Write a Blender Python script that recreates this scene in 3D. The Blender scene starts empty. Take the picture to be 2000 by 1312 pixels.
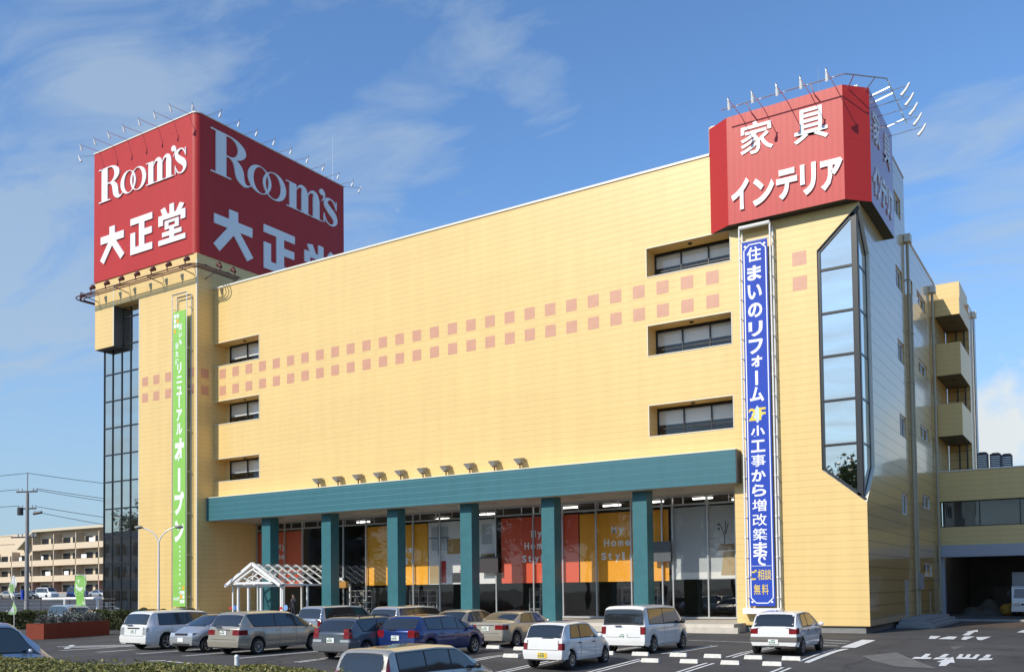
import bpy, bmesh, math, random
from mathutils import Vector, Matrix
R = math.radians
rnd = random.Random(7)
SC = bpy.context.scene
COL = SC.collection

# ------------------------------------------------------------------ camera
YAW, PITCH, ROLL = R(32.45094), R(2.12617), R(-0.68861)
EYE = Vector((0, 0, 2.3))
f0 = Vector((-math.sin(YAW), math.cos(YAW), 0)); r0 = Vector((math.cos(YAW), math.sin(YAW), 0)); u0 = Vector((0, 0, 1))
f1 = math.cos(PITCH) * f0 + math.sin(PITCH) * u0; u1 = -math.sin(PITCH) * f0 + math.cos(PITCH) * u0
r1 = math.cos(ROLL) * r0 + math.sin(ROLL) * u1; u2 = -math.sin(ROLL) * r0 + math.cos(ROLL) * u1
cd = bpy.data.cameras.new('camera'); cam = bpy.data.objects.new('camera', cd); COL.objects.link(cam)
cam.matrix_world = Matrix(((r1.x, u2.x, -f1.x, EYE.x), (r1.y, u2.y, -f1.y, EYE.y), (r1.z, u2.z, -f1.z, EYE.z), (0, 0, 0, 1)))
cd.sensor_width = 36; cd.lens = 1827.0 / 2000 * 36; cd.shift_y = (1081.25 - 656) / 2000
cd.clip_start = 0.1; cd.clip_end = 20000
SC.camera = cam

# ------------------------------------------------------------------ sun and sky
SUN_EL, SUN_AZ = R(35), R(17.6)            # azimuth measured from the facade normal (-Y) towards -X
sdir = Vector((-math.sin(SUN_AZ) * math.cos(SUN_EL), -math.cos(SUN_AZ) * math.cos(SUN_EL), math.sin(SUN_EL)))
sl = bpy.data.lights.new('sun', 'SUN'); sl.energy = 3.75; sl.angle = R(0.5); sl.color = (1, 0.92, 0.79)
so = bpy.data.objects.new('sun', sl); COL.objects.link(so); so.location = (-30, -60, 80)
so.rotation_euler = sdir.to_track_quat('Z', 'Y').to_euler()

W = bpy.data.worlds.new('World'); SC.world = W; W.use_nodes = True
nt = W.node_tree; nt.nodes.clear()
def N(t, tree=None, **kw):
    n = (tree or nt).nodes.new(t)
    for k, v in kw.items(): setattr(n, k, v)
    return n
def build_sky():
    L = nt.links.new
    out = N('ShaderNodeOutputWorld'); bg = N('ShaderNodeBackground'); L(bg.outputs[0], out.inputs[0])
    sky = N('ShaderNodeTexSky', sky_type='NISHITA', sun_disc=False)
    sky.sun_elevation = SUN_EL; sky.sun_rotation = math.atan2(sdir.x, sdir.y)
    sky.air_density = 1.15; sky.dust_density = 0.3; sky.ozone_density = 3.0; sky.altitude = 50
    bg.inputs['Strength'].default_value = 0.118
    tc = N('ShaderNodeTexCoord'); sep = N('ShaderNodeSeparateXYZ'); L(tc.outputs['Generated'], sep.inputs[0])
    def M(op, a, b=None, clamp=False):
        m = N('ShaderNodeMath', operation=op); m.use_clamp = clamp
        for i, v in enumerate((a, b)):
            if v is None: continue
            if isinstance(v, (int, float)): m.inputs[i].default_value = v
            else: L(v, m.inputs[i])
        return m.outputs[0]
    zz = M('ADD', M('MAXIMUM', sep.outputs['Z'], 0.0), 0.12)
    comb = N('ShaderNodeCombineXYZ'); L(M('DIVIDE', sep.outputs['X'], zz), comb.inputs[0]); L(M('DIVIDE', sep.outputs['Y'], zz), comb.inputs[1])
    mp = N('ShaderNodeMapping'); mp.inputs['Rotation'].default_value = (0, 0, R(-25)); mp.inputs['Scale'].default_value = (1.0, 2.1, 1)
    L(comb.outputs[0], mp.inputs[0])
    n1 = N('ShaderNodeTexNoise'); n1.inputs['Scale'].default_value = 2.3; n1.inputs['Detail'].default_value = 10; n1.inputs['Roughness'].default_value = .60; n1.inputs['Distortion'].default_value = .9
    L(mp.outputs[0], n1.inputs[0])
    n2 = N('ShaderNodeTexNoise'); n2.inputs['Scale'].default_value = 13; n2.inputs['Detail'].default_value = 8; n2.inputs['Roughness'].default_value = .55
    L(tc.outputs['Generated'], n2.inputs[0])
    def blob(d, lo, hi):
        v = Vector(d).normalized(); vm = N('ShaderNodeVectorMath', operation='DOT_PRODUCT'); L(tc.outputs['Generated'], vm.inputs[0]); vm.inputs[1].default_value = v
        mr = N('ShaderNodeMapRange', interpolation_type='SMOOTHERSTEP'); L(vm.outputs['Value'], mr.inputs[0])
        mr.inputs[1].default_value = math.cos(R(lo)); mr.inputs[2].default_value = math.cos(R(hi)); return mr.outputs[0]
    def scale(v, k): return M('MULTIPLY', v, k)
    reg = scale(blob((-.60, .58, .58), 17, 3), .36)
    for d, lo, hi, k in (((-.44, .76, .47), 3, 0.3, .22), ((-.82, .45, .36), 13, 2, .42), ((-.83, .48, .26), 9, 1, .34), ((-.10, .94, .34), 9, 1, .40), ((-.03, .95, .36), 6, 1, .22),
                         ((-.59, .71, .36), 9, 1, .30), ((-.39, .76, .52), 9, 1, .20), ((-.69, .53, .5), 12, 1, .12), ((-.16, .86, .49), 9, 1, .08),
                         ((-.8, -.5, .3), 30, 5, .45), ((.4, -.8, .4), 30, 5, .22), ((-.3, -.9, .3), 30, 3, .55)):
        reg = M('ADD', reg, scale(blob(d, lo, hi), k))
    wisp = M('MULTIPLY', M('SUBTRACT', M('ADD', M('MULTIPLY', n1.outputs[0], 1.5), reg), 1.08), 2.4, True)
    big = M('ADD', blob((-.045, .985, .13), 6.5, 1.5), blob((.09, .97, .15), 7, 2.5))
    cum = M('MULTIPLY', M('SUBTRACT', M('ADD', scale(n2.outputs[0], 1.5), scale(big, .62)), 1.08), 3.2, True)
    hz = N('ShaderNodeMapRange', interpolation_type='SMOOTHSTEP'); L(sep.outputs['Z'], hz.inputs[0])
    hz.inputs[1].default_value = .42; hz.inputs[2].default_value = -.02; hz.inputs[3].default_value = 0; hz.inputs[4].default_value = .78
    n3 = N('ShaderNodeTexNoise'); n3.inputs['Scale'].default_value = 5; n3.inputs['Detail'].default_value = 5; L(tc.outputs['Generated'], n3.inputs[0])
    cw = N('ShaderNodeMixRGB'); cw.inputs[1].default_value = (4.3, 5.0, 5.7, 1); cw.inputs[2].default_value = (7.0, 7.2, 7.0, 1); L(n3.outputs[0], cw.inputs[0])
    m1 = N('ShaderNodeMixRGB'); tn = N('ShaderNodeMixRGB', blend_type='MULTIPLY'); tn.inputs[0].default_value = 1; tn.inputs[2].default_value = (0.94, 1.19, 1.44, 1); L(sky.outputs[0], tn.inputs[1]); L(hz.outputs[0], m1.inputs[0]); L(tn.outputs[0], m1.inputs[1]); m1.inputs[2].default_value = (2.75, 3.75, 4.9, 1)
    m2 = N('ShaderNodeMixRGB'); L(M('MULTIPLY', wisp, .62), m2.inputs[0]); L(m1.outputs[0], m2.inputs[1]); m2.inputs[2].default_value = (3.4, 4.3, 5.3, 1)
    m3 = N('ShaderNodeMixRGB'); L(cum, m3.inputs[0]); L(m2.outputs[0], m3.inputs[1]); L(cw.outputs[0], m3.inputs[2])
    L(m3.outputs[0], bg.inputs[0])
build_sky()
vs = SC.view_settings; vs.view_transform = 'Standard'; vs.look = 'None'; vs.exposure = 0.16; vs.gamma = 1
SC.cycles.max_bounces = 8; SC.cycles.transparent_max_bounces = 16
try: SC.cycles.use_denoising = True
except Exception: pass

# ------------------------------------------------------------------ helpers
class MB:
    def __init__(s): s.v = []; s.f = []; s.m = []
    def add(s, vs, fs, m=0):
        k = len(s.v); s.v += [tuple(p) for p in vs]; s.f += [tuple(i + k for i in f) for f in fs]; s.m += [m] * len(fs); return s
    def box(s, x0, x1, y0, y1, z0, z1, m=0):
        return s.add([(x0, y0, z0), (x1, y0, z0), (x1, y1, z0), (x0, y1, z0), (x0, y0, z1), (x1, y0, z1), (x1, y1, z1), (x0, y1, z1)],
                     [(3, 2, 1, 0), (4, 5, 6, 7), (0, 1, 5, 4), (1, 2, 6, 5), (2, 3, 7, 6), (3, 0, 4, 7)], m)
    def quad(s, a, b, c, d, m=0): return s.add([a, b, c, d], [(0, 1, 2, 3)], m)
    def bar(s, p, q, w, h=None, up=(0, 0, 1), m=0):
        p, q = Vector(p), Vector(q); d = (q - p).normalized(); up = Vector(up)
        if abs(d.dot(up)) > .98: up = Vector((0, 1, 0))
        a = d.cross(up).normalized() * (w / 2); b = a.cross(d).normalized() * ((h or w) / 2)
        return s.add([p - a - b, p + a - b, p + a + b, p - a + b, q - a - b, q + a - b, q + a + b, q - a + b],
                     [(0, 3, 2, 1), (4, 5, 6, 7), (0, 1, 5, 4), (1, 2, 6, 5), (2, 3, 7, 6), (3, 0, 4, 7)], m)
    def tube(s, pts, r, n=8, m=0, r1=None, cap=True):
        pts = [Vector(p) for p in pts]; k = len(s.v); rings = []
        for i, p in enumerate(pts):
            d = (pts[min(i + 1, len(pts) - 1)] - pts[max(i - 1, 0)]).normalized()
            up = Vector((0, 0, 1)) if abs(d.z) < .95 else Vector((1, 0, 0))
            a = d.cross(up).normalized(); b = d.cross(a)
            rr = r if r1 is None else r + (r1 - r) * i / (len(pts) - 1)
            rings.append([p + a * rr * math.cos(t * 2 * math.pi / n) + b * rr * math.sin(t * 2 * math.pi / n) for t in range(n)])
        vv = [q for ring in rings for q in ring]
        ff = [(i * n + t, i * n + (t + 1) % n, (i + 1) * n + (t + 1) % n, (i + 1) * n + t) for i in range(len(pts) - 1) for t in range(n)]
        if cap: ff += [tuple(range(n)), tuple(range((len(pts) - 1) * n, len(pts) * n))[::-1]]
        return s.add(vv, ff, m)
    def prism(s, poly, fr, t, m=0, w0=0.0):
        """poly = 2D outline (u, v); fr(u, v, w) -> point; w is outwards"""
        n = len(poly)
        vv = [fr(u, v, w0 + t) for u, v in poly] + [fr(u, v, w0) for u, v in poly]
        ff = [tuple(range(n)), tuple(range(2 * n - 1, n - 1, -1))] + [(i, n + i, n + (i + 1) % n, (i + 1) % n) for i in range(n)]
        return s.add(vv, ff, m)
    def loft(s, A, B, fr, t, m=0, w0=0.0):
        """strip between two equally long polylines, raised"""
        for i in range(len(A) - 1):
            s.prism([A[i], A[i + 1], B[i + 1], B[i]], fr, t, m, w0)
        return s
    def ball(s, c, r, n=8, k=6, sc=(1, 1, 1), m=0):
        vv = []; ff = []
        for i in range(k + 1):
            th = math.pi * i / k
            for j in range(n):
                ph = 2 * math.pi * j / n
                vv.append((c[0] + r * sc[0] * math.sin(th) * math.cos(ph), c[1] + r * sc[1] * math.sin(th) * math.sin(ph), c[2] + r * sc[2] * math.cos(th)))
        for i in range(k):
            for j in range(n): ff.append((i * n + j, (i + 1) * n + j, (i + 1) * n + (j + 1) % n, i * n + (j + 1) % n))
        return s.add(vv, ff, m)
    def build(s, name, mats, parent=None, smooth=False, local=False, bevel=0):
        me = bpy.data.meshes.new(name)
        off = Vector((0, 0, 0)) if (parent is None or local) else wloc(parent)
        me.from_pydata([(p[0] - off.x, p[1] - off.y, p[2] - off.z) for p in s.v], [], s.f)
        if not isinstance(mats, (list, tuple)): mats = [mats]
        for mm in mats: me.materials.append(mm)
        if len(mats) > 1: me.polygons.foreach_set('material_index', s.m)
        bm = bmesh.new(); bm.from_mesh(me); bmesh.ops.remove_doubles(bm, verts=bm.verts, dist=1e-5) if smooth else None
        bmesh.ops.recalc_face_normals(bm, faces=bm.faces)
        if smooth:
            for e in bm.edges: e.smooth = not (len(e.link_faces) == 2 and e.calc_face_angle(0) > R(38))
            for fc in bm.faces: fc.smooth = True
        bm.to_mesh(me); bm.free()
        o = bpy.data.objects.new(name, me); COL.objects.link(o)
        if parent is not None: o.parent = parent
        if bevel:
            b = o.modifiers.new('bevel', 'BEVEL'); b.width = bevel; b.segments = 2; b.limit_method = 'ANGLE'
        return o
def wloc(o):
    v = Vector(o.location)
    while o.parent is not None: o = o.parent; v += Vector(o.location)
    return v
def tag(o, label=None, cat=None, group=None, kind=None):
    if label: o['label'] = label
    if cat: o['category'] = cat
    if group: o['group'] = group
    if kind: o['kind'] = kind
    return o
def thing(name, label, cat, loc=(0, 0, 0), rotz=0, group=None):
    o = bpy.data.objects.new(name, None); COL.objects.link(o); o.location = loc; o.rotation_euler = (0, 0, rotz); o.empty_display_size = .3
    return tag(o, label, cat, group)
def copy_tree(o, parent=None):
    c = o.copy(); COL.objects.link(c); c.parent = parent
    for ch in list(o.children): copy_tree(ch, c)
    return c
def front(y, x0=0, z0=0):            # frame for things on a facade that looks to -Y: u to the right (+X), v up, w out
    return lambda u, v, w: (x0 + u, y - w, z0 + v)
def side(x, y0=0, z0=0):             # frame for a face that looks to +X: u to the right seen from outside (+Y), v up
    return lambda u, v, w: (x + w, y0 + u, z0 + v)
def flat(z):
    return lambda u, v, w: (u, v, z + w)
_glyph = {}
def glyph(ch, bold):
    k = (ch, bold)
    if k not in _glyph:
        cu = bpy.data.curves.new('glyph', 'FONT'); cu.body = ch; cu.size = 1; cu.offset = bold; cu.resolution_u = 3; cu.fill_mode = 'FRONT' if hasattr(cu, 'fill_mode') else cu.fill_mode
        ob = bpy.data.objects.new('glyph', cu); COL.objects.link(ob)
        me = bpy.data.meshes.new_from_object(ob.evaluated_get(bpy.context.evaluated_depsgraph_get()))
        bm = bmesh.new(); bm.from_mesh(me); bmesh.ops.triangulate(bm, faces=bm.faces)
        vs = [(v.co.x, v.co.y) for v in bm.verts]; fs = [tuple(v.index for v in f.verts) for f in bm.faces]
        ed = [tuple(v.index for v in e.verts) for e in bm.edges if len(e.link_faces) == 1]
        bm.free(); bpy.data.objects.remove(ob); bpy.data.curves.remove(cu); bpy.data.meshes.remove(me)
        _glyph[k] = (vs, fs, ed)
    return _glyph[k]
def put_glyph(mb, ch, box, fr, t, bold=.02, m=0, stretch=True):
    """fit one character or word into box (u0, v0, u1, v1)"""
    vs, fs, ed = glyph(ch, bold)
    if not vs: return
    x0, x1 = min(v[0] for v in vs), max(v[0] for v in vs); y0, y1 = min(v[1] for v in vs), max(v[1] for v in vs)
    sx = (box[2] - box[0]) / max(x1 - x0, 1e-6); sy = (box[3] - box[1]) / max(y1 - y0, 1e-6)
    if not stretch: sx = sy = min(sx, sy)
    cx, cy = (box[0] + box[2]) / 2, (box[1] + box[3]) / 2
    P = [(cx + (v[0] - (x0 + x1) / 2) * sx, cy + (v[1] - (y0 + y1) / 2) * sy) for v in vs]
    n = len(P)
    mb.add([fr(u, v, t) for u, v in P] + [fr(u, v, 0.001) for u, v in P], fs + [(a, b, n + b, n + a) for a, b in ed], m)
def ell(cx, cy, rx, ry, a0, a1, n=20): return [(cx + rx * math.cos(R(a0 + (a1 - a0) * i / n)), cy + ry * math.sin(R(a0 + (a1 - a0) * i / n))) for i in range(n + 1)]
def sweep(mb, pts, fr, t, w0=0, m=0, sub=8):
    """pts = (u, v, width): a brush stroke along a smooth path"""
    P = []
    for i in range(len(pts) - 1):
        p0, p1, p2, p3 = pts[max(i - 1, 0)], pts[i], pts[i + 1], pts[min(i + 2, len(pts) - 1)]
        for k in range(sub):
            s = k / sub
            P.append([.5 * (2 * p1[j] + (p2[j] - p0[j]) * s + (2 * p0[j] - 5 * p1[j] + 4 * p2[j] - p3[j]) * s * s + (3 * p1[j] - p0[j] - 3 * p2[j] + p3[j]) * s ** 3) for j in range(3)])
    P.append(list(pts[-1])); A = []; B = []
    for i, p in enumerate(P):
        a, b = P[max(i - 1, 0)], P[min(i + 1, len(P) - 1)]; dx, dy = b[0] - a[0], b[1] - a[1]; l = math.hypot(dx, dy) or 1
        nx, ny = -dy / l * p[2] / 2, dx / l * p[2] / 2; A.append((p[0] + nx, p[1] + ny)); B.append((p[0] - nx, p[1] - ny))
    n = len(A); vv = [fr(u, v, w0 + t) for u, v in A + B] + [fr(u, v, w0) for u, v in A + B]
    ff = []
    for i in range(n - 1):
        ff += [(i, i + 1, n + i + 1, n + i), (i, 2 * n + i, 2 * n + i + 1, i + 1), (n + i, n + i + 1, 3 * n + i + 1, 3 * n + i)]
    ff += [(0, n, 3 * n, 2 * n), (n - 1, 3 * n - 1, 4 * n - 1, 2 * n - 1)]
    mb.add(vv, ff, m)

# ------------------------------------------------------------------ materials
def mat(name, col, rough=.5, metal=0, spec=.5, coat=0, noise=0, nscale=3, bump=0, bscale=20, emit=0, trans=0):
    m = bpy.data.materials.new(name); m.use_nodes = True; t = m.node_tree; b = t.nodes['Principled BSDF']
    b.inputs['Base Color'].default_value = (*col, 1); b.inputs['Roughness'].default_value = rough; b.inputs['Metallic'].default_value = metal
    b.inputs['Specular IOR Level'].default_value = spec; b.inputs['Coat Weight'].default_value = coat; b.inputs['Coat Roughness'].default_value = .03
    if emit: b.inputs['Emission Color'].default_value = (*col, 1); b.inputs['Emission Strength'].default_value = emit
    if noise or bump:
        g = N('ShaderNodeNewGeometry', t)
    if noise:
        n = N('ShaderNodeTexNoise', t); n.inputs['Scale'].default_value = nscale; n.inputs['Detail'].default_value = 6; t.links.new(g.outputs['Position'], n.inputs[0])
        mr = N('ShaderNodeMapRange', t); mr.inputs[1].default_value = .3; mr.inputs[2].default_value = .7; mr.inputs[3].default_value = 1 - noise; mr.inputs[4].default_value = 1 + noise; t.links.new(n.outputs[0], mr.inputs[0])
        mx = N('ShaderNodeMixRGB', t, blend_type='MULTIPLY'); mx.inputs[0].default_value = 1; mx.inputs[1].default_value = (*col, 1); t.links.new(mr.outputs[0], mx.inputs[2]); t.links.new(mx.outputs[0], b.inputs['Base Color'])
    if bump:
        n = N('ShaderNodeTexNoise', t); n.inputs['Scale'].default_value = bscale; n.inputs['Detail'].default_value = 4; t.links.new(g.outputs['Position'], n.inputs[0])
        bp = N('ShaderNodeBump', t); bp.inputs['Strength'].default_value = bump; bp.inputs['Distance'].default_value = .05; t.links.new(n.outputs[0], bp.inputs['Height']); t.links.new(bp.outputs[0], b.inputs['Normal'])
    return m
def panel_mat(name, col, rough, pitch, axis='Z', spec=.5, joint=.74, coat=0, vpitch=None, wave=.25, jw=.05, streak=.05):
    """painted metal siding: horizontal joints every `pitch`, staggered butt joints, slightly uneven sheet and rain streaks"""
    m = mat(name, col, rough, 0, spec, coat); t = m.node_tree; b = t.nodes['Principled BSDF']; L = t.links.new
    b.inputs['Coat Roughness'].default_value = .07
    g = N('ShaderNodeNewGeometry', t); s = N('ShaderNodeSeparateXYZ', t); L(g.outputs['Position'], s.inputs[0])
    def M(op, a, c=None, cl=False):
        q = N('ShaderNodeMath', t, operation=op); q.use_clamp = cl
        for i, v in enumerate((a, c)):
            if v is None: continue
            if isinstance(v, (int, float)): q.inputs[i].default_value = v
            else: L(v, q.inputs[i])
        return q.outputs[0]
    zr = M('DIVIDE', s.outputs[axis], pitch); fr = M('FRACT', zr); jn = M('LESS_THAN', fr, jw / pitch)
    if vpitch:
        row = M('FLOOR', zr); h = M('FRACT', M('MULTIPLY', M('SINE', M('MULTIPLY', row, 12.98)), 43.7))
        xy = M('ADD', s.outputs['X'], s.outputs['Y'])
        fv = M('FRACT', M('ADD', M('DIVIDE', xy, vpitch), h)); jn = M('MAXIMUM', jn, M('MULTIPLY', M('LESS_THAN', fv, .03 / vpitch), .22))
        # each sheet a trace lighter or darker
        idx = M('FLOOR', M('ADD', M('DIVIDE', xy, vpitch), h))
        rv = M('FRACT', M('MULTIPLY', M('SINE', M('ADD', M('MULTIPLY', idx, 78.2), M('MULTIPLY', row, 37.7))), 91.3))
    else: rv = M('FRACT', M('MULTIPLY', M('SINE', M('MULTIPLY', M('FLOOR', zr), 12.98)), 43.7))
    mp = N('ShaderNodeMapping', t); mp.inputs['Scale'].default_value = (1.4, 1.4, .12); L(g.outputs['Position'], mp.inputs[0])
    n = N('ShaderNodeTexNoise', t); n.inputs['Scale'].default_value = 1.2; n.inputs['Detail'].default_value = 8; n.inputs['Roughness'].default_value = .6; L(mp.outputs[0], n.inputs[0])
    k = M('ADD', M('MULTIPLY', M('SUBTRACT', n.outputs[0], .5), streak * 4), M('ADD', 1.0, M('MULTIPLY', M('SUBTRACT', rv, .5), .035)))
    k = M('MULTIPLY', k, M('SUBTRACT', 1.0, M('MULTIPLY', jn, 1 - joint)))
    mx = N('ShaderNodeMixRGB', t, blend_type='MULTIPLY'); mx.inputs[0].default_value = 1; mx.inputs[1].default_value = (*col, 1); L(k, mx.inputs[2]); L(mx.outputs[0], b.inputs['Base Color'])
    n2 = N('ShaderNodeTexNoise', t); n2.inputs['Scale'].default_value = .8; n2.inputs['Detail'].default_value = 3; L(g.outputs['Position'], n2.inputs[0])
    hgt = M('ADD', M('MULTIPLY', n2.outputs[0], wave), M('MULTIPLY', jn, -.35))
    bp = N('ShaderNodeBump', t); bp.inputs['Strength'].default_value = .35; bp.inputs['Distance'].default_value = .03; L(hgt, bp.inputs['Height']); L(bp.outputs[0], b.inputs['Normal']); L(bp.outputs[0], b.inputs['Coat Normal'])
    return m
def glass_mat(name, tint=(.5, .55, .58), refl=(.95, .97, 1), warp=.015, wscale=1.2, base=.04):
    m = bpy.data.materials.new(name); m.use_nodes = True; t = m.node_tree; t.nodes.clear(); L = t.links.new
    o = N('ShaderNodeOutputMaterial', t); mx = N('ShaderNodeMixShader', t); tr = N('ShaderNodeBsdfTransparent', t); gl = N('ShaderNodeBsdfGlossy', t)
    gl.inputs['Roughness'].default_value = .015; tr.inputs[0].default_value = (*tint, 1); gl.inputs[0].default_value = (.95, .97, 1, 1)
    ge = N('ShaderNodeNewGeometry', t); dp = N('ShaderNodeVectorMath', t, operation='DOT_PRODUCT'); L(ge.outputs['Normal'], dp.inputs[0]); L(ge.outputs['Incoming'], dp.inputs[1])
    def MM(op, x, y=None):
        q = N('ShaderNodeMath', t, operation=op)
        for i, v in enumerate((x, y)):
            if v is None: continue
            if isinstance(v, (int, float)): q.inputs[i].default_value = v
            else: L(v, q.inputs[i])
        return q
    k5 = MM('POWER', MM('SUBTRACT', 1.0, MM('ABSOLUTE', dp.outputs['Value']).outputs[0]).outputs[0], 5.0)
    ad = MM('ADD', MM('MULTIPLY', k5.outputs[0], 1 - base).outputs[0], base)
    gl.inputs[0].default_value = (*refl, 1)
    g = N('ShaderNodeNewGeometry', t); n = N('ShaderNodeTexNoise', t); n.inputs['Scale'].default_value = wscale; n.inputs['Detail'].default_value = 1; L(g.outputs['Position'], n.inputs[0])
    bp = N('ShaderNodeBump', t); bp.inputs['Strength'].default_value = 1; bp.inputs['Distance'].default_value = warp; L(n.outputs[0], bp.inputs['Height']); L(bp.outputs[0], gl.inputs['Normal'])
    L(ad.outputs[0], mx.inputs[0]); L(tr.outputs[0], mx.inputs[1]); L(gl.outputs[0], mx.inputs[2]); L(mx.outputs[0], o.inputs[0]); return m
M_ = {}
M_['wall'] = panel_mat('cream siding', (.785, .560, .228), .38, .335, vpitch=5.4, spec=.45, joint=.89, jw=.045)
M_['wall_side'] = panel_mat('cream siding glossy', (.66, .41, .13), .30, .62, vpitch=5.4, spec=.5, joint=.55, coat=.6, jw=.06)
M_['band'] = mat('pinkish square paint', (.60, .31, .20), .45, noise=.05)
M_['coping'] = mat('pale metal coping', (.78, .74, .62), .35)
M_['red'] = panel_mat('red sign sheet', (.46, .030, .026), .5, 2.6, vpitch=1.83, spec=.32, joint=.90, jw=.03, wave=.12, streak=.035)
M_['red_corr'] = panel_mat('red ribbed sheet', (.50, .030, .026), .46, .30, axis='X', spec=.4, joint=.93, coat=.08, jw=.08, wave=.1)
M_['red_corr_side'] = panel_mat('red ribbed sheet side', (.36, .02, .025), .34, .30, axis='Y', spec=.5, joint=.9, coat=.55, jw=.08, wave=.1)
M_['white'] = mat('white sign letter', (.85, .86, .85), .4)
M_['metal'] = mat('galvanised steel', (.62, .64, .66), .35, .85)
M_['white_metal'] = mat('white painted steel', (.80, .80, .78), .4)
M_['dark_metal'] = mat('dark steel', (.06, .055, .06), .5, .3)
M_['rust_metal'] = mat('dark red steel', (.12, .03, .025), .55)
M_['teal'] = panel_mat('teal siding', (.041, .150, .178), .42, .36, vpitch=7.2, spec=.45, joint=1.25, coat=.1, jw=.035, streak=.06)
M_['teal_pillar'] = mat('teal pillar cladding', (.036, .148, .168), .42, noise=.08, nscale=2)
M_['soffit'] = mat('pale soffit board', (.42, .40, .36), .7)
M_['frame'] = mat('black window frame', (.018, .02, .022), .35)
M_['alu'] = mat('aluminium frame', (.52, .54, .55), .35, .6)
M_['glass'] = glass_mat('shop glass', (.93, .94, .93), (1, 1, 1), .0035, .9, .065)
M_['glass_clear'] = glass_mat('clear glass', (.94, .95, .94), (1, 1, 1), .002, .9, .015)
M_['glass_dark'] = glass_mat('curtain wall glass', (.55, .57, .56), (1.0, .94, .84), .006, .55, .66)
M_['glass_mirror'] = glass_mat('mirror glass', (.12, .15, .16), (1.0, .94, .84), .0015, .6, .86)
M_['glass_win'] = glass_mat('window glass', (.90, .92, .92), (1, 1, 1), .003, .8, .07)
M_['blind'] = mat('white roller blind', (.84, .84, .82), .8)
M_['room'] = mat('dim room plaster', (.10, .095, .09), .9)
M_['room_floor'] = mat('shop floor', (.17, .15, .13), .5)
M_['stone'] = mat('pale stone paving', (.55, .50, .42), .7, noise=.10, nscale=2.5)
M_['concrete'] = mat('concrete', (.33, .33, .32), .8, noise=.12, nscale=1.5, bump=.2)
M_['plinth'] = mat('grey plinth', (.22, .22, .21), .8, noise=.1)
M_['roof'] = mat('roof membrane', (.25, .25, .25), .9, noise=.1)
M_['green'] = mat('green banner cloth', (.26, .56, .10), .6, noise=.04, nscale=1)
M_['blue'] = mat('blue banner cloth', (.020, .066, .44), .62, spec=.3, noise=.06, nscale=.6)
M_['yellow_txt'] = mat('yellow print', (.85, .62, .05), .5)
M_['orange_txt'] = mat('orange print', (.85, .42, .03), .5)
M_['grey_panel'] = mat('blue grey panel', (.42, .44, .48), .5)
M_['garage'] = mat('garage wall', (.09, .09, .09), .9, noise=.2, nscale=.7)
M_['tube'] = mat('fluorescent tube', (1, .97, .9), .5, emit=6)
M_['paint'] = mat('road paint', (.74, .74, .71), .6, noise=.16, nscale=6)
M_['tyre'] = mat('tyre rubber', (.018, .018, .019), .8)
M_['rim'] = mat('wheel rim', (.52, .53, .55), .3, .8)
M_['rim_dark'] = mat('wheel rim gap', (.03, .03, .03), .6)
M_['cabin'] = mat('car cabin lining', (.035, .035, .038), .8)
M_['black'] = mat('black plastic', (.02, .02, .022), .5)
M_['lamp_red'] = mat('red lamp lens', (.20, .006, .009), .15, coat=.6, noise=.25, nscale=9)
M_['lamp_clear'] = mat('clear lamp lens', (.55, .57, .58), .1, .4, coat=1)
M_['plate'] = mat('white number plate', (.78, .79, .76), .5)
M_['plate_y'] = mat('yellow number plate', (.75, .50, .06), .5)
M_['plate_txt'] = mat('number plate print', (.06, .20, .12), .5)
M_['chrome'] = mat('chrome', (.75, .75, .76), .1, 1)
M_['brick_sun'] = panel_mat('terracotta planter brick', (.24, .055, .032), .8, .085, vpitch=.23, spec=.2, joint=.62, jw=.014, streak=.12)
M_['bark'] = mat('bark', (.09, .07, .05), .9, noise=.3, nscale=8)
M_['tan'] = mat('tan post', (.35, .27, .15), .6)
M_['skin'] = mat('skin', (.5, .3, .22), .5)
M_['coat'] = mat('dark coat cloth', (.018, .018, .025), .9)
M_['hair'] = mat('black hair', (.012, .01, .009), .5)
M_['tarp'] = mat('grey tarpaulin', (.08, .085, .08), .75, noise=.25, nscale=2)
M_['pole'] = mat('utility pole concrete', (.30, .30, .30), .8, noise=.1)
M_['cable'] = mat('black cable', (.02, .02, .02), .6)
def leaf_mat(name, a, b):
    m = mat(name, a, .55); t = m.node_tree; g = N('ShaderNodeNewGeometry', t); mx = N('ShaderNodeMixRGB', t)
    mx.inputs[1].default_value = (*a, 1); mx.inputs[2].default_value = (*b, 1); t.links.new(g.outputs['Random Per Island'], mx.inputs[0]); bs = t.nodes['Principled BSDF']
    t.links.new(mx.outputs[0], bs.inputs['Base Color'])
    tl = N('ShaderNodeBsdfTranslucent', t); t.links.new(mx.outputs[0], tl.inputs[0]); ms = N('ShaderNodeMixShader', t); ms.inputs[0].default_value = .22
    o = t.nodes['Material Output']; t.links.new(bs.outputs[0], ms.inputs[1]); t.links.new(tl.outputs[0], ms.inputs[2]); t.links.new(ms.outputs[0], o.inputs[0]); return m
M_['leaf_hedge'] = leaf_mat('clipped hedge leaf', (.085, .095, .02), (.34, .31, .10))
M_['leaf_dark'] = leaf_mat('dark hedge leaf', (.03, .045, .012), (.09, .10, .025))
M_['leaf_tree'] = leaf_mat('tree leaf', (.02, .04, .01), (.06, .085, .02))
M_['leaf_grey'] = leaf_mat('grey shrub leaf', (.06, .07, .06), (.16, .17, .15))
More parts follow.
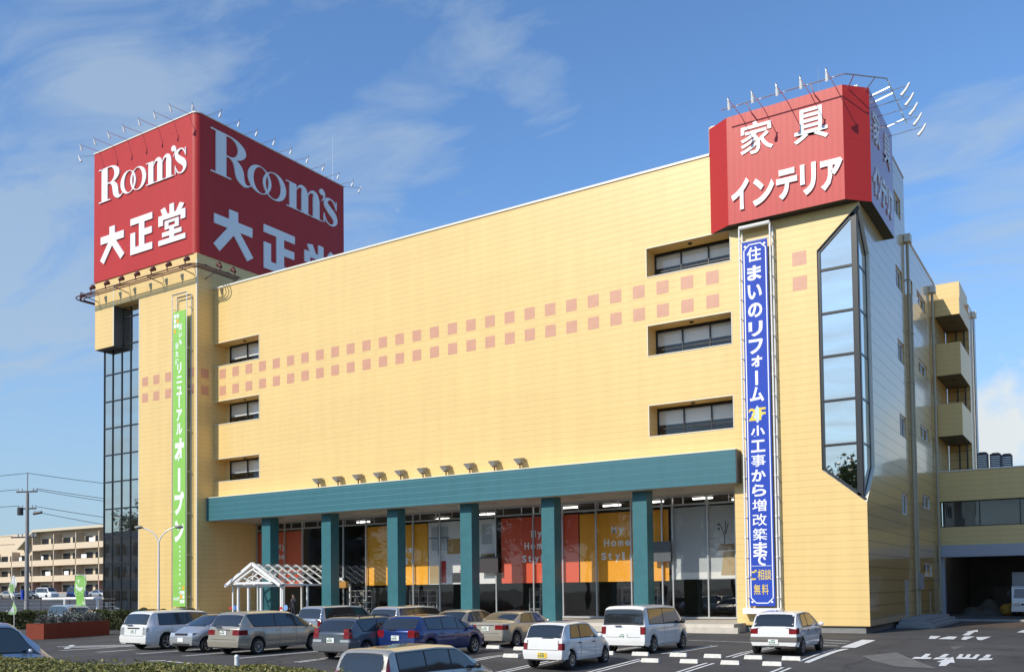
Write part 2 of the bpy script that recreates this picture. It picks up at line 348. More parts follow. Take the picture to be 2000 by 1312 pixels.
def asphalt_mat():
    m = mat('asphalt', (.045, .045, .045), .85); t = m.node_tree; L = t.links.new; b = t.nodes['Principled BSDF']
    g = N('ShaderNodeNewGeometry', t)
    n1 = N('ShaderNodeTexNoise', t); n1.inputs['Scale'].default_value = .35; n1.inputs['Detail'].default_value = 8; n1.inputs['Roughness'].default_value = .65; L(g.outputs['Position'], n1.inputs[0])
    n2 = N('ShaderNodeTexNoise', t); n2.inputs['Scale'].default_value = 60; n2.inputs['Detail'].default_value = 2; L(g.outputs['Position'], n2.inputs[0])
    r1 = N('ShaderNodeValToRGB', t); r1.color_ramp.elements[0].position = .3; r1.color_ramp.elements[0].color = (.040, .039, .038, 1); r1.color_ramp.elements[1].position = .72; r1.color_ramp.elements[1].color = (.088, .083, .077, 1); L(n1.outputs[0], r1.inputs[0])
    mr = N('ShaderNodeMapRange', t); mr.inputs[3].default_value = .7; mr.inputs[4].default_value = 1.35; L(n2.outputs[0], mr.inputs[0])
    mx = N('ShaderNodeMixRGB', t, blend_type='MULTIPLY'); mx.inputs[0].default_value = 1; L(r1.outputs[0], mx.inputs[1]); L(mr.outputs[0], mx.inputs[2]); L(mx.outputs[0], b.inputs['Base Color'])
    vo = N('ShaderNodeTexVoronoi', t, feature='DISTANCE_TO_EDGE'); vo.inputs['Scale'].default_value = .16; wn = N('ShaderNodeTexNoise', t); wn.inputs['Scale'].default_value = 1.2; wn.inputs['Detail'].default_value = 6; L(g.outputs['Position'], wn.inputs[0])
    av = N('ShaderNodeMixRGB', t, blend_type='ADD'); av.inputs[0].default_value = 1.6; L(g.outputs['Position'], av.inputs[1]); L(wn.outputs['Color'], av.inputs[2]); L(av.outputs[0], vo.inputs[0])
    ck = N('ShaderNodeMapRange', t); ck.inputs[1].default_value = .0; ck.inputs[2].default_value = .012; ck.inputs[3].default_value = .45; ck.inputs[4].default_value = 1.0; L(vo.outputs['Distance'], ck.inputs[0])
    n3 = N('ShaderNodeTexNoise', t); n3.inputs['Scale'].default_value = 1.1; n3.inputs['Detail'].default_value = 3; L(g.outputs['Position'], n3.inputs[0])
    st = N('ShaderNodeMapRange', t); st.inputs[1].default_value = .62; st.inputs[2].default_value = .72; st.inputs[3].default_value = 1.0; st.inputs[4].default_value = .6; L(n3.outputs[0], st.inputs[0])
    m4 = N('ShaderNodeMath', t, operation='MULTIPLY'); L(ck.outputs[0], m4.inputs[0]); L(st.outputs[0], m4.inputs[1])
    m5 = N('ShaderNodeMixRGB', t, blend_type='MULTIPLY'); m5.inputs[0].default_value = 1; L(mx.outputs[0], m5.inputs[1]); L(m4.outputs[0], m5.inputs[2]); L(m5.outputs[0], b.inputs['Base Color'])
    bp = N('ShaderNodeBump', t); bp.inputs['Strength'].default_value = .3; bp.inputs['Distance'].default_value = .01; L(n2.outputs[0], bp.inputs['Height']); L(bp.outputs[0], b.inputs['Normal']); return m
M_['asphalt'] = asphalt_mat()
M_['patch'] = mat('worn grey repair', (.15, .145, .13), .85, noise=.15, nscale=3)
M_['grass'] = mat('rough grass', (.06, .075, .02), .9, noise=.4, nscale=3, bump=.6, bscale=15)

# ------------------------------------------------------------------ ground
def fdepth(x, y): return -x * math.sin(YAW) + y * math.cos(YAW)
def zg(x, y):
    d = fdepth(x, y)
    if d < 32: return -(32 - d) * .045
    lat = x * math.cos(YAW) + y * math.sin(YAW)
    if d > 72 and lat < -20: return min((d - 72) * .0185, 8) * min(1, (-20 - lat) / 12)
    return 0.0
def make_ground():
    mb = MB(); ds = [-600, -200, -60, 0, 6, 12, 20, 26, 32, 40, 50, 60, 72, 90, 110, 140, 180, 260, 400, 900, 2500, 6000]; ls = [-6000, -2000, -700, -300, -150, -100, -70, -50, -40, -32, -26, -20, -10, 0, 10, 30, 80, 300, 2000, 6000]
    vv = []
    for d in ds:
        for l in ls:
            x = -d * math.sin(YAW) + l * math.cos(YAW); y = d * math.cos(YAW) + l * math.sin(YAW); vv.append((x, y, max(zg(x, y), -1.7)))
    n = len(ls)
    mb.add(vv, [(i * n + j, i * n + j + 1, (i + 1) * n + j + 1, (i + 1) * n + j) for i in range(len(ds) - 1) for j in range(n - 1)])
    tag(mb.build('ground', M_['asphalt']), kind='structure')
make_ground()

# ------------------------------------------------------------------ the store building
def wall_holes(mb, fr, u0, u1, v0, v1, holes, reveal=.2, m=0, rm=None, back=False):
    us = sorted({u0, u1} | {h[0] for h in holes} | {h[1] for h in holes}); vs_ = sorted({v0, v1} | {h[2] for h in holes} | {h[3] for h in holes})
    us = [u for u in us if u0 - 1e-6 <= u <= u1 + 1e-6]; vs_ = [v for v in vs_ if v0 - 1e-6 <= v <= v1 + 1e-6]
    for i in range(len(us) - 1):
        for j in range(len(vs_) - 1):
            cu, cv = (us[i] + us[i + 1]) / 2, (vs_[j] + vs_[j + 1]) / 2
            if any(h[0] < cu < h[1] and h[2] < cv < h[3] for h in holes): continue
            mb.quad(fr(us[i], vs_[j], 0), fr(us[i + 1], vs_[j], 0), fr(us[i + 1], vs_[j + 1], 0), fr(us[i], vs_[j + 1], 0), m)
    rm = m if rm is None else rm
    for h in holes:
        a, b, c, d = h[:4]; r = -(h[4] if len(h) > 4 else reveal)
        mb.quad(fr(a, c, 0), fr(b, c, 0), fr(b, c, r), fr(a, c, r), rm); mb.quad(fr(a, d, 0), fr(b, d, 0), fr(b, d, r), fr(a, d, r), rm)
        if a > u0 + 1e-6: mb.quad(fr(a, c, 0), fr(a, d, 0), fr(a, d, r), fr(a, c, r), rm)
        if b < u1 - 1e-6: mb.quad(fr(b, c, 0), fr(b, d, 0), fr(b, d, r), fr(b, c, r), rm)
def fbox(mb, fr, u0, u1, v0, v1, w0, w1, m=0):
    mb.prism([(u0, v0), (u1, v0), (u1, v1), (u0, v1)], fr, w1 - w0, m, w0)
def window(parent, fr, u0, u1, v0, v1, us=(), vs_=(), fw=.07, dep=-.15, fm='frame', gm='glass_win', blind=None, name='window'):
    mb = MB()
    for a, b in ((u0, u0 + fw), (u1 - fw, u1)): fbox(mb, fr, a, b, v0, v1, dep - .05, dep + .03)
    for a, b in ((v0, v0 + fw), (v1 - fw, v1)): fbox(mb, fr, u0 + fw, u1 - fw, a, b, dep - .05, dep + .03)
    for u in us: fbox(mb, fr, u - fw / 2, u + fw / 2, v0 + fw, v1 - fw, dep - .045, dep + .035)
    for v in vs_: fbox(mb, fr, u0 + fw, u1 - fw, v - fw / 2, v + fw / 2, dep - .04, dep + .025)
    f = mb.build(name, M_[fm], parent)
    g = MB(); g.quad(fr(u0, v0, dep - .01), fr(u1, v0, dep - .01), fr(u1, v1, dep - .01), fr(u0, v1, dep - .01)); g.build('pane', M_[gm], f)
    if blind:
        b = MB(); b.quad(fr(u0, blind, dep - .09), fr(u1, blind, dep - .09), fr(u1, v1, dep - .09), fr(u0, v1, dep - .09)); b.build('blind', M_['blind'], f)
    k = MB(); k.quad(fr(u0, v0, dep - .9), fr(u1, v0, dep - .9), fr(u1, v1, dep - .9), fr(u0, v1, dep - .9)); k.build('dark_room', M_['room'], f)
    return f

FY, TY, XL, XR, TL = 46.0, 44.46, -55.08, -9.43, -67.3    # facade plane, tower plane, facade left end, right corner, tower left
GF = .45                                                   # ground floor level
store = thing('furniture_store', 'five storey cream furniture store with teal canopy and two red sign boxes', 'building', (-32, 52, 0))
F0 = front(FY); T0 = front(TY); S0 = side(XR)
OPL = [(XL, -50.33, 10.36, 12.0), (XL, -50.33, 14.56, 16.24), (XL, -50.33, 18.85, 20.54)]
OPR = [(-20.43, -15.81, 10.34, 11.98), (-20.43, -15.81, 14.67, 16.28), (-20.43, -15.81, 18.95, 20.48)]
mb = MB()
wall_holes(mb, F0, XL, -15.81, 7.45, 24.62, [h + (1.05,) for h in OPL + OPR])
wall_holes(mb, F0, -15.81, XR, .34, 24.62, [(-11.47, XR, 6.17, 20.45)], reveal=0)
mb.build('facade_wall', M_['wall'], store)
# corner cut-out: fill the facade round the folded hexagonal window
HX = [(-11.47, 7.85), (-11.47, 18.55)]
mb = MB()
mb.add([F0(-11.47, 6.17, 0), F0(XR, 6.17, 0), F0(-11.47, 7.85, 0)], [(0, 1, 2)]); mb.build('corner_wall', M_['wall'], store); mb = MB()
mb.add([F0(-11.47, 18.55, 0), F0(XR, 20.45, 0), F0(-11.47, 20.45, 0)], [(0, 1, 2)])
mb.build('corner_wall', M_['wall'], store)
# left sides of the recesses are closed by the stair tower, backs carry strip windows
for h in OPL:
    f = window(store, F0, -54.6, -50.33, h[2], h[3] - .05, us=(-51.3, -52.75), vs_=(h[2] + .62,), dep=-1.1, blind=h[2] + .7)
    mb = MB(); mb.quad(F0(XL, h[2], -1.05), F0(-54.6, h[2], -1.05), F0(-54.6, h[3], -1.05), F0(XL, h[3], -1.05)); mb.build('recess_wall', M_['wall'], store)
    v = MB(); v.tube([(-52.4, FY + .55, h[3] - .06), (-52.4, FY + .55, h[3] - .002)], .11, 12); v.build('vent_cap', M_['dark_metal'], store)
for h in OPR:
    f = window(store, F0, -20.43, -15.81, h[2], h[3] - .08, us=(-18.9, -17.35), vs_=(h[2] + .52,), dep=-1.1, blind=h[2] + .75)
    v = MB(); v.tube([(-18.15, FY + .5, h[3] - .06), (-18.15, FY + .5, h[3] - .002)], .11, 12); v.build('vent_cap', M_['dark_metal'], store)
for h in OPL + OPR:
    mb = MB(); b = h[1] if h[1] < -16 else h[1]
    mb.box(h[0], h[1], FY - .025, FY + .06, h[2] - .045, h[2] - .002)
    mb.box(h[0], h[1], FY - .02, FY + .05, h[3] + .002, h[3] + .04)
    if h[0] > XL: mb.box(h[0] - .04, h[0] - .002, FY - .02, FY + .05, h[2], h[3])
    mb.box(h[1] + .002, h[1] + .04, FY - .02, FY + .05, h[2], h[3])
    mb.build('opening_trim', M_['coping'], store)
# two rows of painted squares across facade, tower return and tower
q = .345
def square(fr, c, z): mb = MB(); fbox(mb, fr, c - q, c + q, z - q, z + q, 0, .006); mb.build('painted_square', M_['band'], store)
for z in (18.24, 17.0):
    for i in range(28): square(F0, -54.13 + 1.3835 * i, z)
    square(F0, -12.31, z + .1); square(side(XL), 45.17, z)
    for c in (-60.98, -59.65, -58.29, -57.0, -55.72): square(T0, c, z + .03)
# coping and roof
mb = MB(); mb.box(XL, -16.8, FY - .06, FY + .5, 24.622, 24.74); mb.build('roof_coping', M_['coping'], store)
mb = MB(); mb.box(XL + .3, XR - .3, FY + .5, 69, 22.3, 22.42); mb.box(-30, -16.9, FY + .5, 58, 22.42, 24.62); mb.box(XL + .01, -30, FY + .5, 69.5, 22.42, 24.55); mb.build('roof_deck', M_['roof'], store)

# --- right hand tower and side wall
WH = []
for z1 in (24.35, 20.12, 15.96, 11.75, 7.38): WH.append((54.97, 56.95, z1 - 1.22, z1))
for z1 in (20.52, 16.25, 12.18, 7.85, 3.6): WH.append((61.85, 65.05, z1 - .85, z1)); WH.append((59.65, 60.35, z1 - .8, z1))
DOOR = (55.1, 56.65, .46, 2.58)
mb = MB()
wall_holes(mb, S0, FY, 69.1, .34, 22.72, [h for h in WH if h[3] < 22] + [DOOR, (FY, 48.0, 6.17, 20.45, 1e-4)], reveal=.22)
wall_holes(mb, S0, FY, 58.2, 22.72, 26.12, [WH[0]], reveal=.22)
mb.quad(F0(-16.8, 24.62, 0), F0(XR, 24.62, 0), F0(XR, 26.12, 0), F0(-16.8, 26.12, 0))
mb.quad((-16.8, FY, 22.5), (-16.8, 58.2, 22.5), (-16.8, 58.2, 26.12), (-16.8, FY, 26.12))
mb.quad((-16.8, 58.2, 22.4), (XR, 58.2, 22.4), (XR, 58.2, 26.12), (-16.8, 58.2, 26.12))
mb.add([S0(48.0, 6.17, 0), S0(FY, 6.17, 0), S0(48.0, 8.0, 0)], [(0, 1, 2)]); mb.add([S0(48.0, 18.55, 0), S0(FY, 20.45, 0), S0(48.0, 20.45, 0)], [(0, 1, 2)])
mb.quad((XL, 69.5, .3), (XR, 69.5, .3), (XR, 69.5, 22.6), (XL, 69.5, 22.6))
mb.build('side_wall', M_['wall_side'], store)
mb = MB(); mb.box(-16.7, XR - .12, FY + .15, 58.1, 25.7, 25.85); mb.box(XR - .45, XR + .04, 58.22, 69.1, 22.722, 22.84); mb.box(-16.75, XR + .03, FY + .1, 58.25, 26.122, 26.2); mb.build('tower_coping', M_['coping'], store)
for i, h in enumerate(WH): window(store, S0, h[0], h[1], h[2], h[3], us=() if h[1] - h[0] < 1.5 else ((h[0] + h[1]) / 2,), dep=-.12, fw=.10, fm='white_metal', gm='glass_win', name='side_window')
mb = MB(); fbox(mb, S0, *DOOR, -.2, -.05); d = mb.build('side_door', mat('pale steel door', (.44, .42, .37), .5), store)
mb = MB(); fbox(mb, S0, DOOR[0] + .1, DOOR[0] + .18, 1.4, 1.55, -.05, .03); mb.build('handle', M_['metal'], d)
mb = MB(); mb.box(-15.7, XR - .22, FY + .14, 68, 0, .338); mb.build('plinth', M_['plinth'], store)
# folded hexagonal window at the corner
G0 = FY + .18; GX = XR - .18
mb = MB(); C = lambda z: (XR, FY, z)
pf = [(-11.47, 18.55), (-11.47, 7.85)]
for a, b in (((-11.47, FY, 18.55), (-11.47, FY, 7.85)), ((-11.47, FY, 7.85), (XR, FY, 6.17)), ((XR, FY, 20.45), (-11.47, FY, 18.55)), ((XR, FY, 6.17), (XR, 48.0, 8.0)), ((XR, 48.0, 8.0), (XR, 48.0, 18.55)), ((XR, 48.0, 18.55), (XR, FY, 20.45))):
    inn = lambda p: (max(min(p[0], GX), -11.47) if p[0] > -11 else p[0], max(p[1], G0) if p[1] < 47 else p[1], p[2])
    A, B = Vector(a), Vector(b)
    ai = Vector((a[0], a[1], a[2])); bi = Vector(b)
    if a[1] == FY and b[1] == FY: ai.y = bi.y = G0
    else: ai.x = bi.x = GX
    mb.quad(A, B, bi, ai)
mb.build('bay_reveal', M_['coping'], store)
def zt(u):    # top/bottom outline of the front light of the corner window
    k = (u + 11.47) / (XR + 11.47); return 18.55 + 1.9 * k, 7.85 - 1.68 * k
def zs_(v):
    k = (48.0 - v) / 2.0; return 18.55 + 1.9 * k, 8.0 - 1.83 * k
cw = MB()
rows = [17.58, 15.44, 13.33, 11.17, 9.02]
fg = front(G0); sg = side(GX)
def post(mbx, fr, u, v0, v1, w, d=.10): fbox(mbx, fr, u - w / 2, u + w / 2, v0, v1, -.02, d)
post(cw, fg, -11.40, 7.9, 18.5, .13); t1, b1 = zt(GX - .12); post(cw, fg, GX - .13, b1 + .1, t1 - .1, .26, .07)
t1, b1 = zs_(G0 + .1); post(cw, sg, G0 + .11, b1 + .15, t1 - .15, .22, .03); post(cw, sg, 47.95, 8.1, 18.45, .07, .02)
for z in rows: fbox(cw, fg, -11.33, GX - .27, z - .055, z + .055, -.02, .075); fbox(cw, sg, G0 + .27, 47.9, z - .055, z + .055, -.02, .02)
cw.loft([(-11.45, 18.52), (XR - .05, 20.41)], [(-11.45, 18.36), (XR - .05, 20.22)], fg, .09, 0, -.02); cw.loft([(-11.45, 7.88), (XR - .05, 6.22)], [(-11.45, 8.02), (XR - .05, 6.38)], fg, .09, 0, -.02)
cw.loft([(G0, 20.35), (48.0, 18.52)], [(G0, 20.15), (48.0, 18.36)], sg, .04, 0, -.02); cw.loft([(G0, 6.25), (48.0, 8.02)], [(G0, 6.42), (48.0, 8.16)], sg, .04, 0, -.02)
cwo = cw.build('corner_window', M_['frame'], store)
g = MB(); g.add([(-11.46, G0, 18.54), (-11.46, G0, 7.86), (GX, G0, 6.25), (GX, G0, 20.35)], [(0, 1, 2, 3)])
g.add([(GX, G0, 20.3), (GX, G0, 6.3), (GX, 47.99, 8.02), (GX, 47.99, 18.52)], [(0, 1, 2, 3)]); g.build('pane', M_['glass_mirror'], cwo)
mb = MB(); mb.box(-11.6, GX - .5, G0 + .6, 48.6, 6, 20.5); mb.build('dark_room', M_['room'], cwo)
# rain pipes with hoppers
for y, zt_ in ((58.05, 22.2), (58.85, 19.4), (67.1, 21.6)):
    mb = MB(); mb.tube([(XR + .14, y, .5), (XR + .14, y, zt_)], .085, 10)
    for z in range(2, int(zt_), 3): mb.box(XR + .02, XR + .24, y - .11, y + .11, z, z + .06)
    p = mb.build('rain_pipe', mat('beige pipe', (.46, .40, .27), .5), store, smooth=True)
    if zt_ > 20:
        mb = MB(); mb.box(XR + .02, XR + .36, y - .3, y + .3, zt_, zt_ + .45); mb.build('hopper', M_['coping'], p)
mb = MB(); mb.box(XR + .02, XR + .35, 58.5, 59.3, 2.0, 2.9); mb.build('meter_box', M_['concrete'], store)

# --- rear wing with balconies
XW = -7.9
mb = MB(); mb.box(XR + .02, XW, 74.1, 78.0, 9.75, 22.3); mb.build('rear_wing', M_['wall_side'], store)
mb = MB(); mb.box(XR + .02, XW + .02, 74.05, 78.05, 22.302, 22.4); mb.build('wing_coping', M_['coping'], store)
for z0, z1 in ((20.5, 21.65), (16.42, 18.6), (12.28, 14.48)):
    mb = MB(); mb.box(XR + .01, XW - .003, 69.11, 74.08, z0, z0 + .2); mb.box(XR + .01, XW - .003, 69.11, 69.25, z0 + .2, z1); mb.box(XW - .14, XW - .003, 69.25, 74.08, z0 + .2, z1)
    b = mb.build('balcony', M_['wall'], store)
    mb = MB(); mb.tube([(-8.6, 71, z0 - .06), (-8.6, 71, z0 - .002)], .14, 12); mb.build('soffit_vent', M_['dark_metal'], b)
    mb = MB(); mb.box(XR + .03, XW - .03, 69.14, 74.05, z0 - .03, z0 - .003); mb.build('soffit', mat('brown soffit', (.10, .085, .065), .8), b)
    for q_ in (.3, .8): mb = MB(); mb.tube([(XW - q_, 73.9, z0 - 2.0), (XW - q_, 73.9, z0 - .05)], .05, 8); mb.build('balcony_post', M_['dark_metal'], b)
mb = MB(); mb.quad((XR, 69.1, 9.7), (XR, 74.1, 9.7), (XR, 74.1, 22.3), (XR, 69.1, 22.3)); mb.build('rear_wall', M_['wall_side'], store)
mb = MB(); mb.box(XR - 1.5, XW - .3, 72.0, 76.5, 22.4, 23.55); mb.build('roof_housing', M_['wall'], store)
mb = MB(); mb.tube([(XW + .12, 76.3, 9.8), (XW + .12, 76.3, 21.9)], .09, 10); p = mb.build('rain_pipe', M_['metal'], store); mb = MB(); mb.box(XW + .02, XW + .3, 76.0, 76.6, 21.9, 22.3); mb.build('hopper', M_['coping'], p)

# --- left stair tower
GLZ = 45.3
mb = MB()
wall_holes(mb, T0, TL, XL, .3, 26.95, [(TL, -61.7, .3, 24.75)], reveal=.82)
RT = side(XL)
wall_holes(mb, RT, TY, 60.0, .3, 26.95, [], 0)
mb.quad((TL, TY + .84, .3), (TL, 60, .3), (TL, 60, 26.95), (TL, TY + .84, 26.95)); mb.quad((TL, TY, 21.6), (TL, TY + .84, 21.6), (TL, TY + .84, 26.95), (TL, TY, 26.95))
mb.quad((TL, 60, .3), (XL, 60, .3), (XL, 60, 26.95), (TL, 60, 26.95)); mb.quad((TL, TY, 26.94), (XL, TY, 26.94), (XL, 60, 26.94), (TL, 60, 26.94))
mb.box(TL + .01, -64.87, TY - .004, TY + .81, 21.6, 24.76)
mb.build('stair_tower', M_['wall'], store)
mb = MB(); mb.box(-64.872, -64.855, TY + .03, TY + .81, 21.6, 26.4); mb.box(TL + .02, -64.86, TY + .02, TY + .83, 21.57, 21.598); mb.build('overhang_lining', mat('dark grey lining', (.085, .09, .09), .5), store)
mb = MB(); mb.box(-55.16, XL + .012, TY - .012, TY + .08, .35, 26.5); mb.box(-61.74, -61.66, TY - .012, TY + .02, .35, 24.7); mb.box(-64.95, -64.86, TY - .014, TY + .02, 21.6, 26.4); mb.build('corner_trim', M_['coping'], store)
mb = MB(); gl = front(GLZ)
for x in (-67.24, -66.15, -65.0, -63.88, -62.75, -61.75): fbox(mb, gl, x - .045, x + .045, .4, 24.7, -.03, .06)
for k in range(12):
    z = 23.95 - 2.14 * k
    if z > .5: fbox(mb, gl, TL + .02, -61.72, z - .05, z + .05, -.03, .05)
cwall = mb.build('glazed_stair_wall', M_['frame'], store)
g = MB(); g.quad(gl(TL, .35, 0), gl(-61.7, .35, 0), gl(-61.7, 24.74, 0), gl(TL, 24.74, 0)); g.quad((TL, GLZ, .35), (TL, 50, .35), (TL, 50, 21.5), (TL, GLZ, 21.5)); g.build('pane', M_['glass_dark'], cwall)
mb = MB(); mb.box(TL + .3, -61.8, 49.2, 49.3, .3, 24.7)
for z in (4.5, 8.8, 13.1, 17.4, 21.6): mb.box(TL + .3, -61.8, 46.2, 49.2, z - .3, z)
mb.build('stair_hall', mat('stair hall plaster', (.42, .42, .40), .9), cwall)
mb = MB(); mb.tube([(-66.6, 46.2, .3), (-66.6, 46.2, 6)], .16, 10); mb.build('inner_column', M_['tan'], cwall)

# --- canopy, soffit, pillars
CY = 45.3
mb = MB(); fbox(mb, front(CY), XL + .02, -15.5, 7.46, 9.12, -.6, 0); canopy = mb.build('canopy_fascia', M_['teal'], store)
mb = MB(); mb.box(XL + .02, -15.48, CY - .02, FY - .002, 9.122, 9.17); mb.build('canopy_coping', M_['coping'], canopy)
mb = MB(); mb.box(-15.498, -15.44, CY + .02, FY, 7.5, 9.1); mb.build('canopy_end', M_['dark_metal'], canopy)
mb = MB(); mb.box(XL + .02, -15.83, CY + .62, 50.4, 7.5, 7.56); mb.quad((XL + .02, CY + .02, 7.458), (-15.5, CY + .02, 7.458), (-15.5, CY + .6, 7.458), (XL + .02, CY + .6, 7.458))
for x in range(-53, -17, 3): mb.box(x, x + .9, 47.2, 47.4, 7.47, 7.499)
mb.build('canopy_soffit', M_['soffit'], store)
for i in range(6):
    c = -49.72 + 5.72 * i
    mb = MB(); mb.box(c - .42, c + .42, 46.05, 46.85, GF, 7.499); mb.build('pillar', M_['teal_pillar'], store)
mb = MB(); mb.box(-15.81 - .01, -15.79, FY + .002, 50.2, .34, 7.5); mb.build('return_wall', M_['wall'], store)

# --- storefront
SY = 50.0; sf = front(SY)
mb = MB()
MX = [-54.95, -52.0, -50.15, -46.1, -43.95, -39.75, -37.5, -33.0, -30.2, -28.1, -25.8, -23.5, -21.55, -20.9, -18.8, -17.2, -15.9]
for x in MX: fbox(mb, sf, x - .04, x + .04, GF + .1, 7.49, -.06, .05)
for z in (.55, 6.95, 7.44): fbox(mb, sf, XL, -15.82, z - .05, z + .05, -.05, .045)
for x in [-54 + 1.35 * k for k in range(29)]: fbox(mb, sf, x - .02, x + .02, 7.0, 7.4, -.04, .03)
shop = mb.build('shop_window', M_['alu'], store)
g = MB(); g.quad(sf(XL, GF, 0), sf(-15.82, GF, 0), sf(-15.82, 7.49, 0), sf(XL, 7.49, 0)); g.build('pane', M_['glass'], shop)
mb = MB(); mb.box(XL, -15.83, SY + .1, 64, GF - .12, GF - .01); mb.build('shop_floor', M_['room_floor'], store)
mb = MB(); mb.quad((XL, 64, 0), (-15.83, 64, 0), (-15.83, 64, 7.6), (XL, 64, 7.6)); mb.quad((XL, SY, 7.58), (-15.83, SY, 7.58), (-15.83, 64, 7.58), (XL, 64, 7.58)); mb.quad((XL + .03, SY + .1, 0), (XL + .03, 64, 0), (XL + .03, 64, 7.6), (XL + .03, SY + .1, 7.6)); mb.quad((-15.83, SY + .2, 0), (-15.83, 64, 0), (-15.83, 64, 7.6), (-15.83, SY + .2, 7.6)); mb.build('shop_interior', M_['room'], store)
for x, y in ((-17.3, 52.3), (-18.2, 54.2), (-19.9, 52.2), (-23.1, 52.5), (-26.2, 53), (-29, 52.6), (-36, 53.5), (-47.3, 53.5), (-41, 55)):
    mb = MB(); mb.box(x - .6, x + .6, y - .06, y + .06, 7.42, 7.5); tag(mb.build('strip_light', M_['tube'], store))
mb = MB(); mb.box(XL + .02, -15.4, 44.25, SY + .1, .004, GF); mb.box(XL + .02, -15.1, 43.95, 44.25, .004, GF - .17); tag(mb.build('pavement', M_['stone']), kind='structure')

# --- delivery annex to the right
annex = thing('delivery_annex', 'low cream wing with dark window band over an open delivery bay', 'building', (-2, 72, 0))
AY = 68.05; A0 = front(AY)
mb = MB(); wall_holes(mb, A0, XW - 1.5, 24, 4.82, 9.72, [(-9.3, 23.5, 6.03, 7.76)], reveal=.25); mb.quad((24, AY, 0), (24, 95, 0), (24, 95, 9.72), (24, AY, 9.72)); mb.quad((XR, AY, 9.7), (24, AY, 9.7), (24, 95, 9.7), (XR, 95, 9.7)); mb.quad((XR, 95, 0), (24, 95, 0), (24, 95, 9.7), (XR, 95, 9.7)); mb.build('wall', M_['wall'], annex)
mb = MB(); mb.box(XR + .01, 24.05, AY - .06, AY + .3, 9.722, 9.8); mb.build('roof_coping', M_['coping'], annex)
window(annex, A0, -9.3, 23.5, 6.03, 7.76, us=[-9.3 + 2.35 * k for k in range(1, 14)], dep=-.2, gm='glass_win', name='window_band')
mb = MB(); mb.box(XR + .02, 24.1, AY - .5, AY + .2, 4.04, 4.818); mb.build('beam', M_['grey_panel'], annex)
mb = MB(); mb.box(XR + .02, -9.12, AY - .2, AY + .35, .05, 4.038); mb.box(6.5, 7.1, AY - .2, AY + .35, .05, 4.038); mb.build('column', M_['grey_panel'], annex)
mb = MB(); mb.quad((XR + .02, 84, 0), (24, 84, 0), (24, 84, 4.8), (XR + .02, 84, 4.8)); mb.quad((XR + .03, AY, 0), (XR + .03, 84, 0), (XR + .03, 84, 4.8), (XR + .03, AY, 4.8)); mb.quad((XR + .02, AY, 4.81), (24, AY, 4.81), (24, 84, 4.81), (XR + .02, 84, 4.81)); mb.box(XR + .02, 24, 66.5, 84, .005, .12); mb.build('bay_lining', M_['garage'], annex)
for x, y in ((-8.0, 71), (-4.8, 73), (-6.2, 78), (-2, 75)):
    mb = MB(); mb.box(x - .6, x + .6, y - .06, y + .06, 4.55, 4.63); mb.build('strip_light', M_['tube'], annex)
mb = MB(); mb.box(-7.4, -5.6, 80.2, 80.3, .5, 2.0); mb.box(-7.3, -5.7, 80.15, 80.2, .6, 1.9); mb.build('notice_board', M_['dark_metal'], annex)
for k, x in enumerate((-6.85, -6.15, -5.55)):
    lab = ['black rooftop air conditioner on annex, beside the store wall', 'black rooftop air conditioner, middle of the three on the annex', 'black rooftop air conditioner farthest from the store wall'][k]
    a = thing('air_conditioner', lab, 'air conditioner', (x, 70 + .9 * k, 9.7), 0, 'air conditioners on the annex roof')
    mb = MB(); mb.box(x - .33, x + .33, 69.6 + .9 * k, 70.4 + .9 * k, 9.78, 11.0); mb.build('casing', M_['dark_metal'], a, bevel=.03)
    mb = MB(); mb.tube([(x, 70 + .9 * k, 11.0), (x, 70 + .9 * k, 11.08)], .25, 14); mb.build('fan_guard', M_['black'], a)
    mb = MB()
    for j in range(8): mb.box(x - .28, x + .28, 69.57 + .9 * k, 69.598 + .9 * k, 9.95 + j * .12, 9.99 + j * .12)
    mb.build('grille', M_['metal'], a)
# steps beside the store
mb = MB(); mb.box(XR + .02, -7.55, 52.2, 62.5, .004, .16); mb.box(XR + .02, -7.85, 52.9, 62.3, .16, .31); mb.box(XR + .02, -8.15, 53.6, 62.1, .31, .46); tag(mb.build('entrance_steps', M_['concrete']), 'grey concrete steps at the side door of the store', 'steps')
for k, y in enumerate((60.1, 61.6)):
    mb = MB(); mb.tube([(-8.9 + .25 * k, y, .46), (-8.9 + .25 * k, y, 1.75 + .2 * k)], .06, 8); mb.ball((-8.9 + .25 * k, y, 1.75 + .2 * k), .065); tag(mb.build('guard_post', M_['tan']), ['shorter tan guard post on the side steps', 'taller tan guard post on the side steps'][k], 'post', 'guard posts on the side steps')
# tarpaulin heap in the bay
mb = MB(); n = 14
for i in range(n + 1):
    for j in range(n + 1):
        u, v = i / n, j / n; h = max(0, math.sin(math.pi * u) * math.sin(math.pi * v)) ** .6 * (.75 + .3 * math.sin(u * 9 + v * 4) + .15 * math.sin(v * 17))
        mb.v.append((-8.6 + 2.7 * u, 70.5 + 3 * v, .12 + max(h, 0)))
for i in range(n):
    for j in range(n): mb.f.append((i * (n + 1) + j, (i + 1) * (n + 1) + j, (i + 1) * (n + 1) + j + 1, i * (n + 1) + j + 1)); mb.m.append(0)
tag(mb.build('tarpaulin_heap', M_['tarp'], smooth=True), 'grey tarpaulin heaped on the delivery bay floor', 'tarpaulin')
mb = MB(); mb.ball((-5.75, 70.6, .5), .42, 12, 8, (1, .8, .95)); mb.ball((-5.5, 70.75, .78), .18, 8, 6); tag(mb.build('yellow_sack', mat('yellow sack', (.45, .27, .04), .7, noise=.3), smooth=True), 'yellow sack at the end of the tarpaulin heap', 'sack')

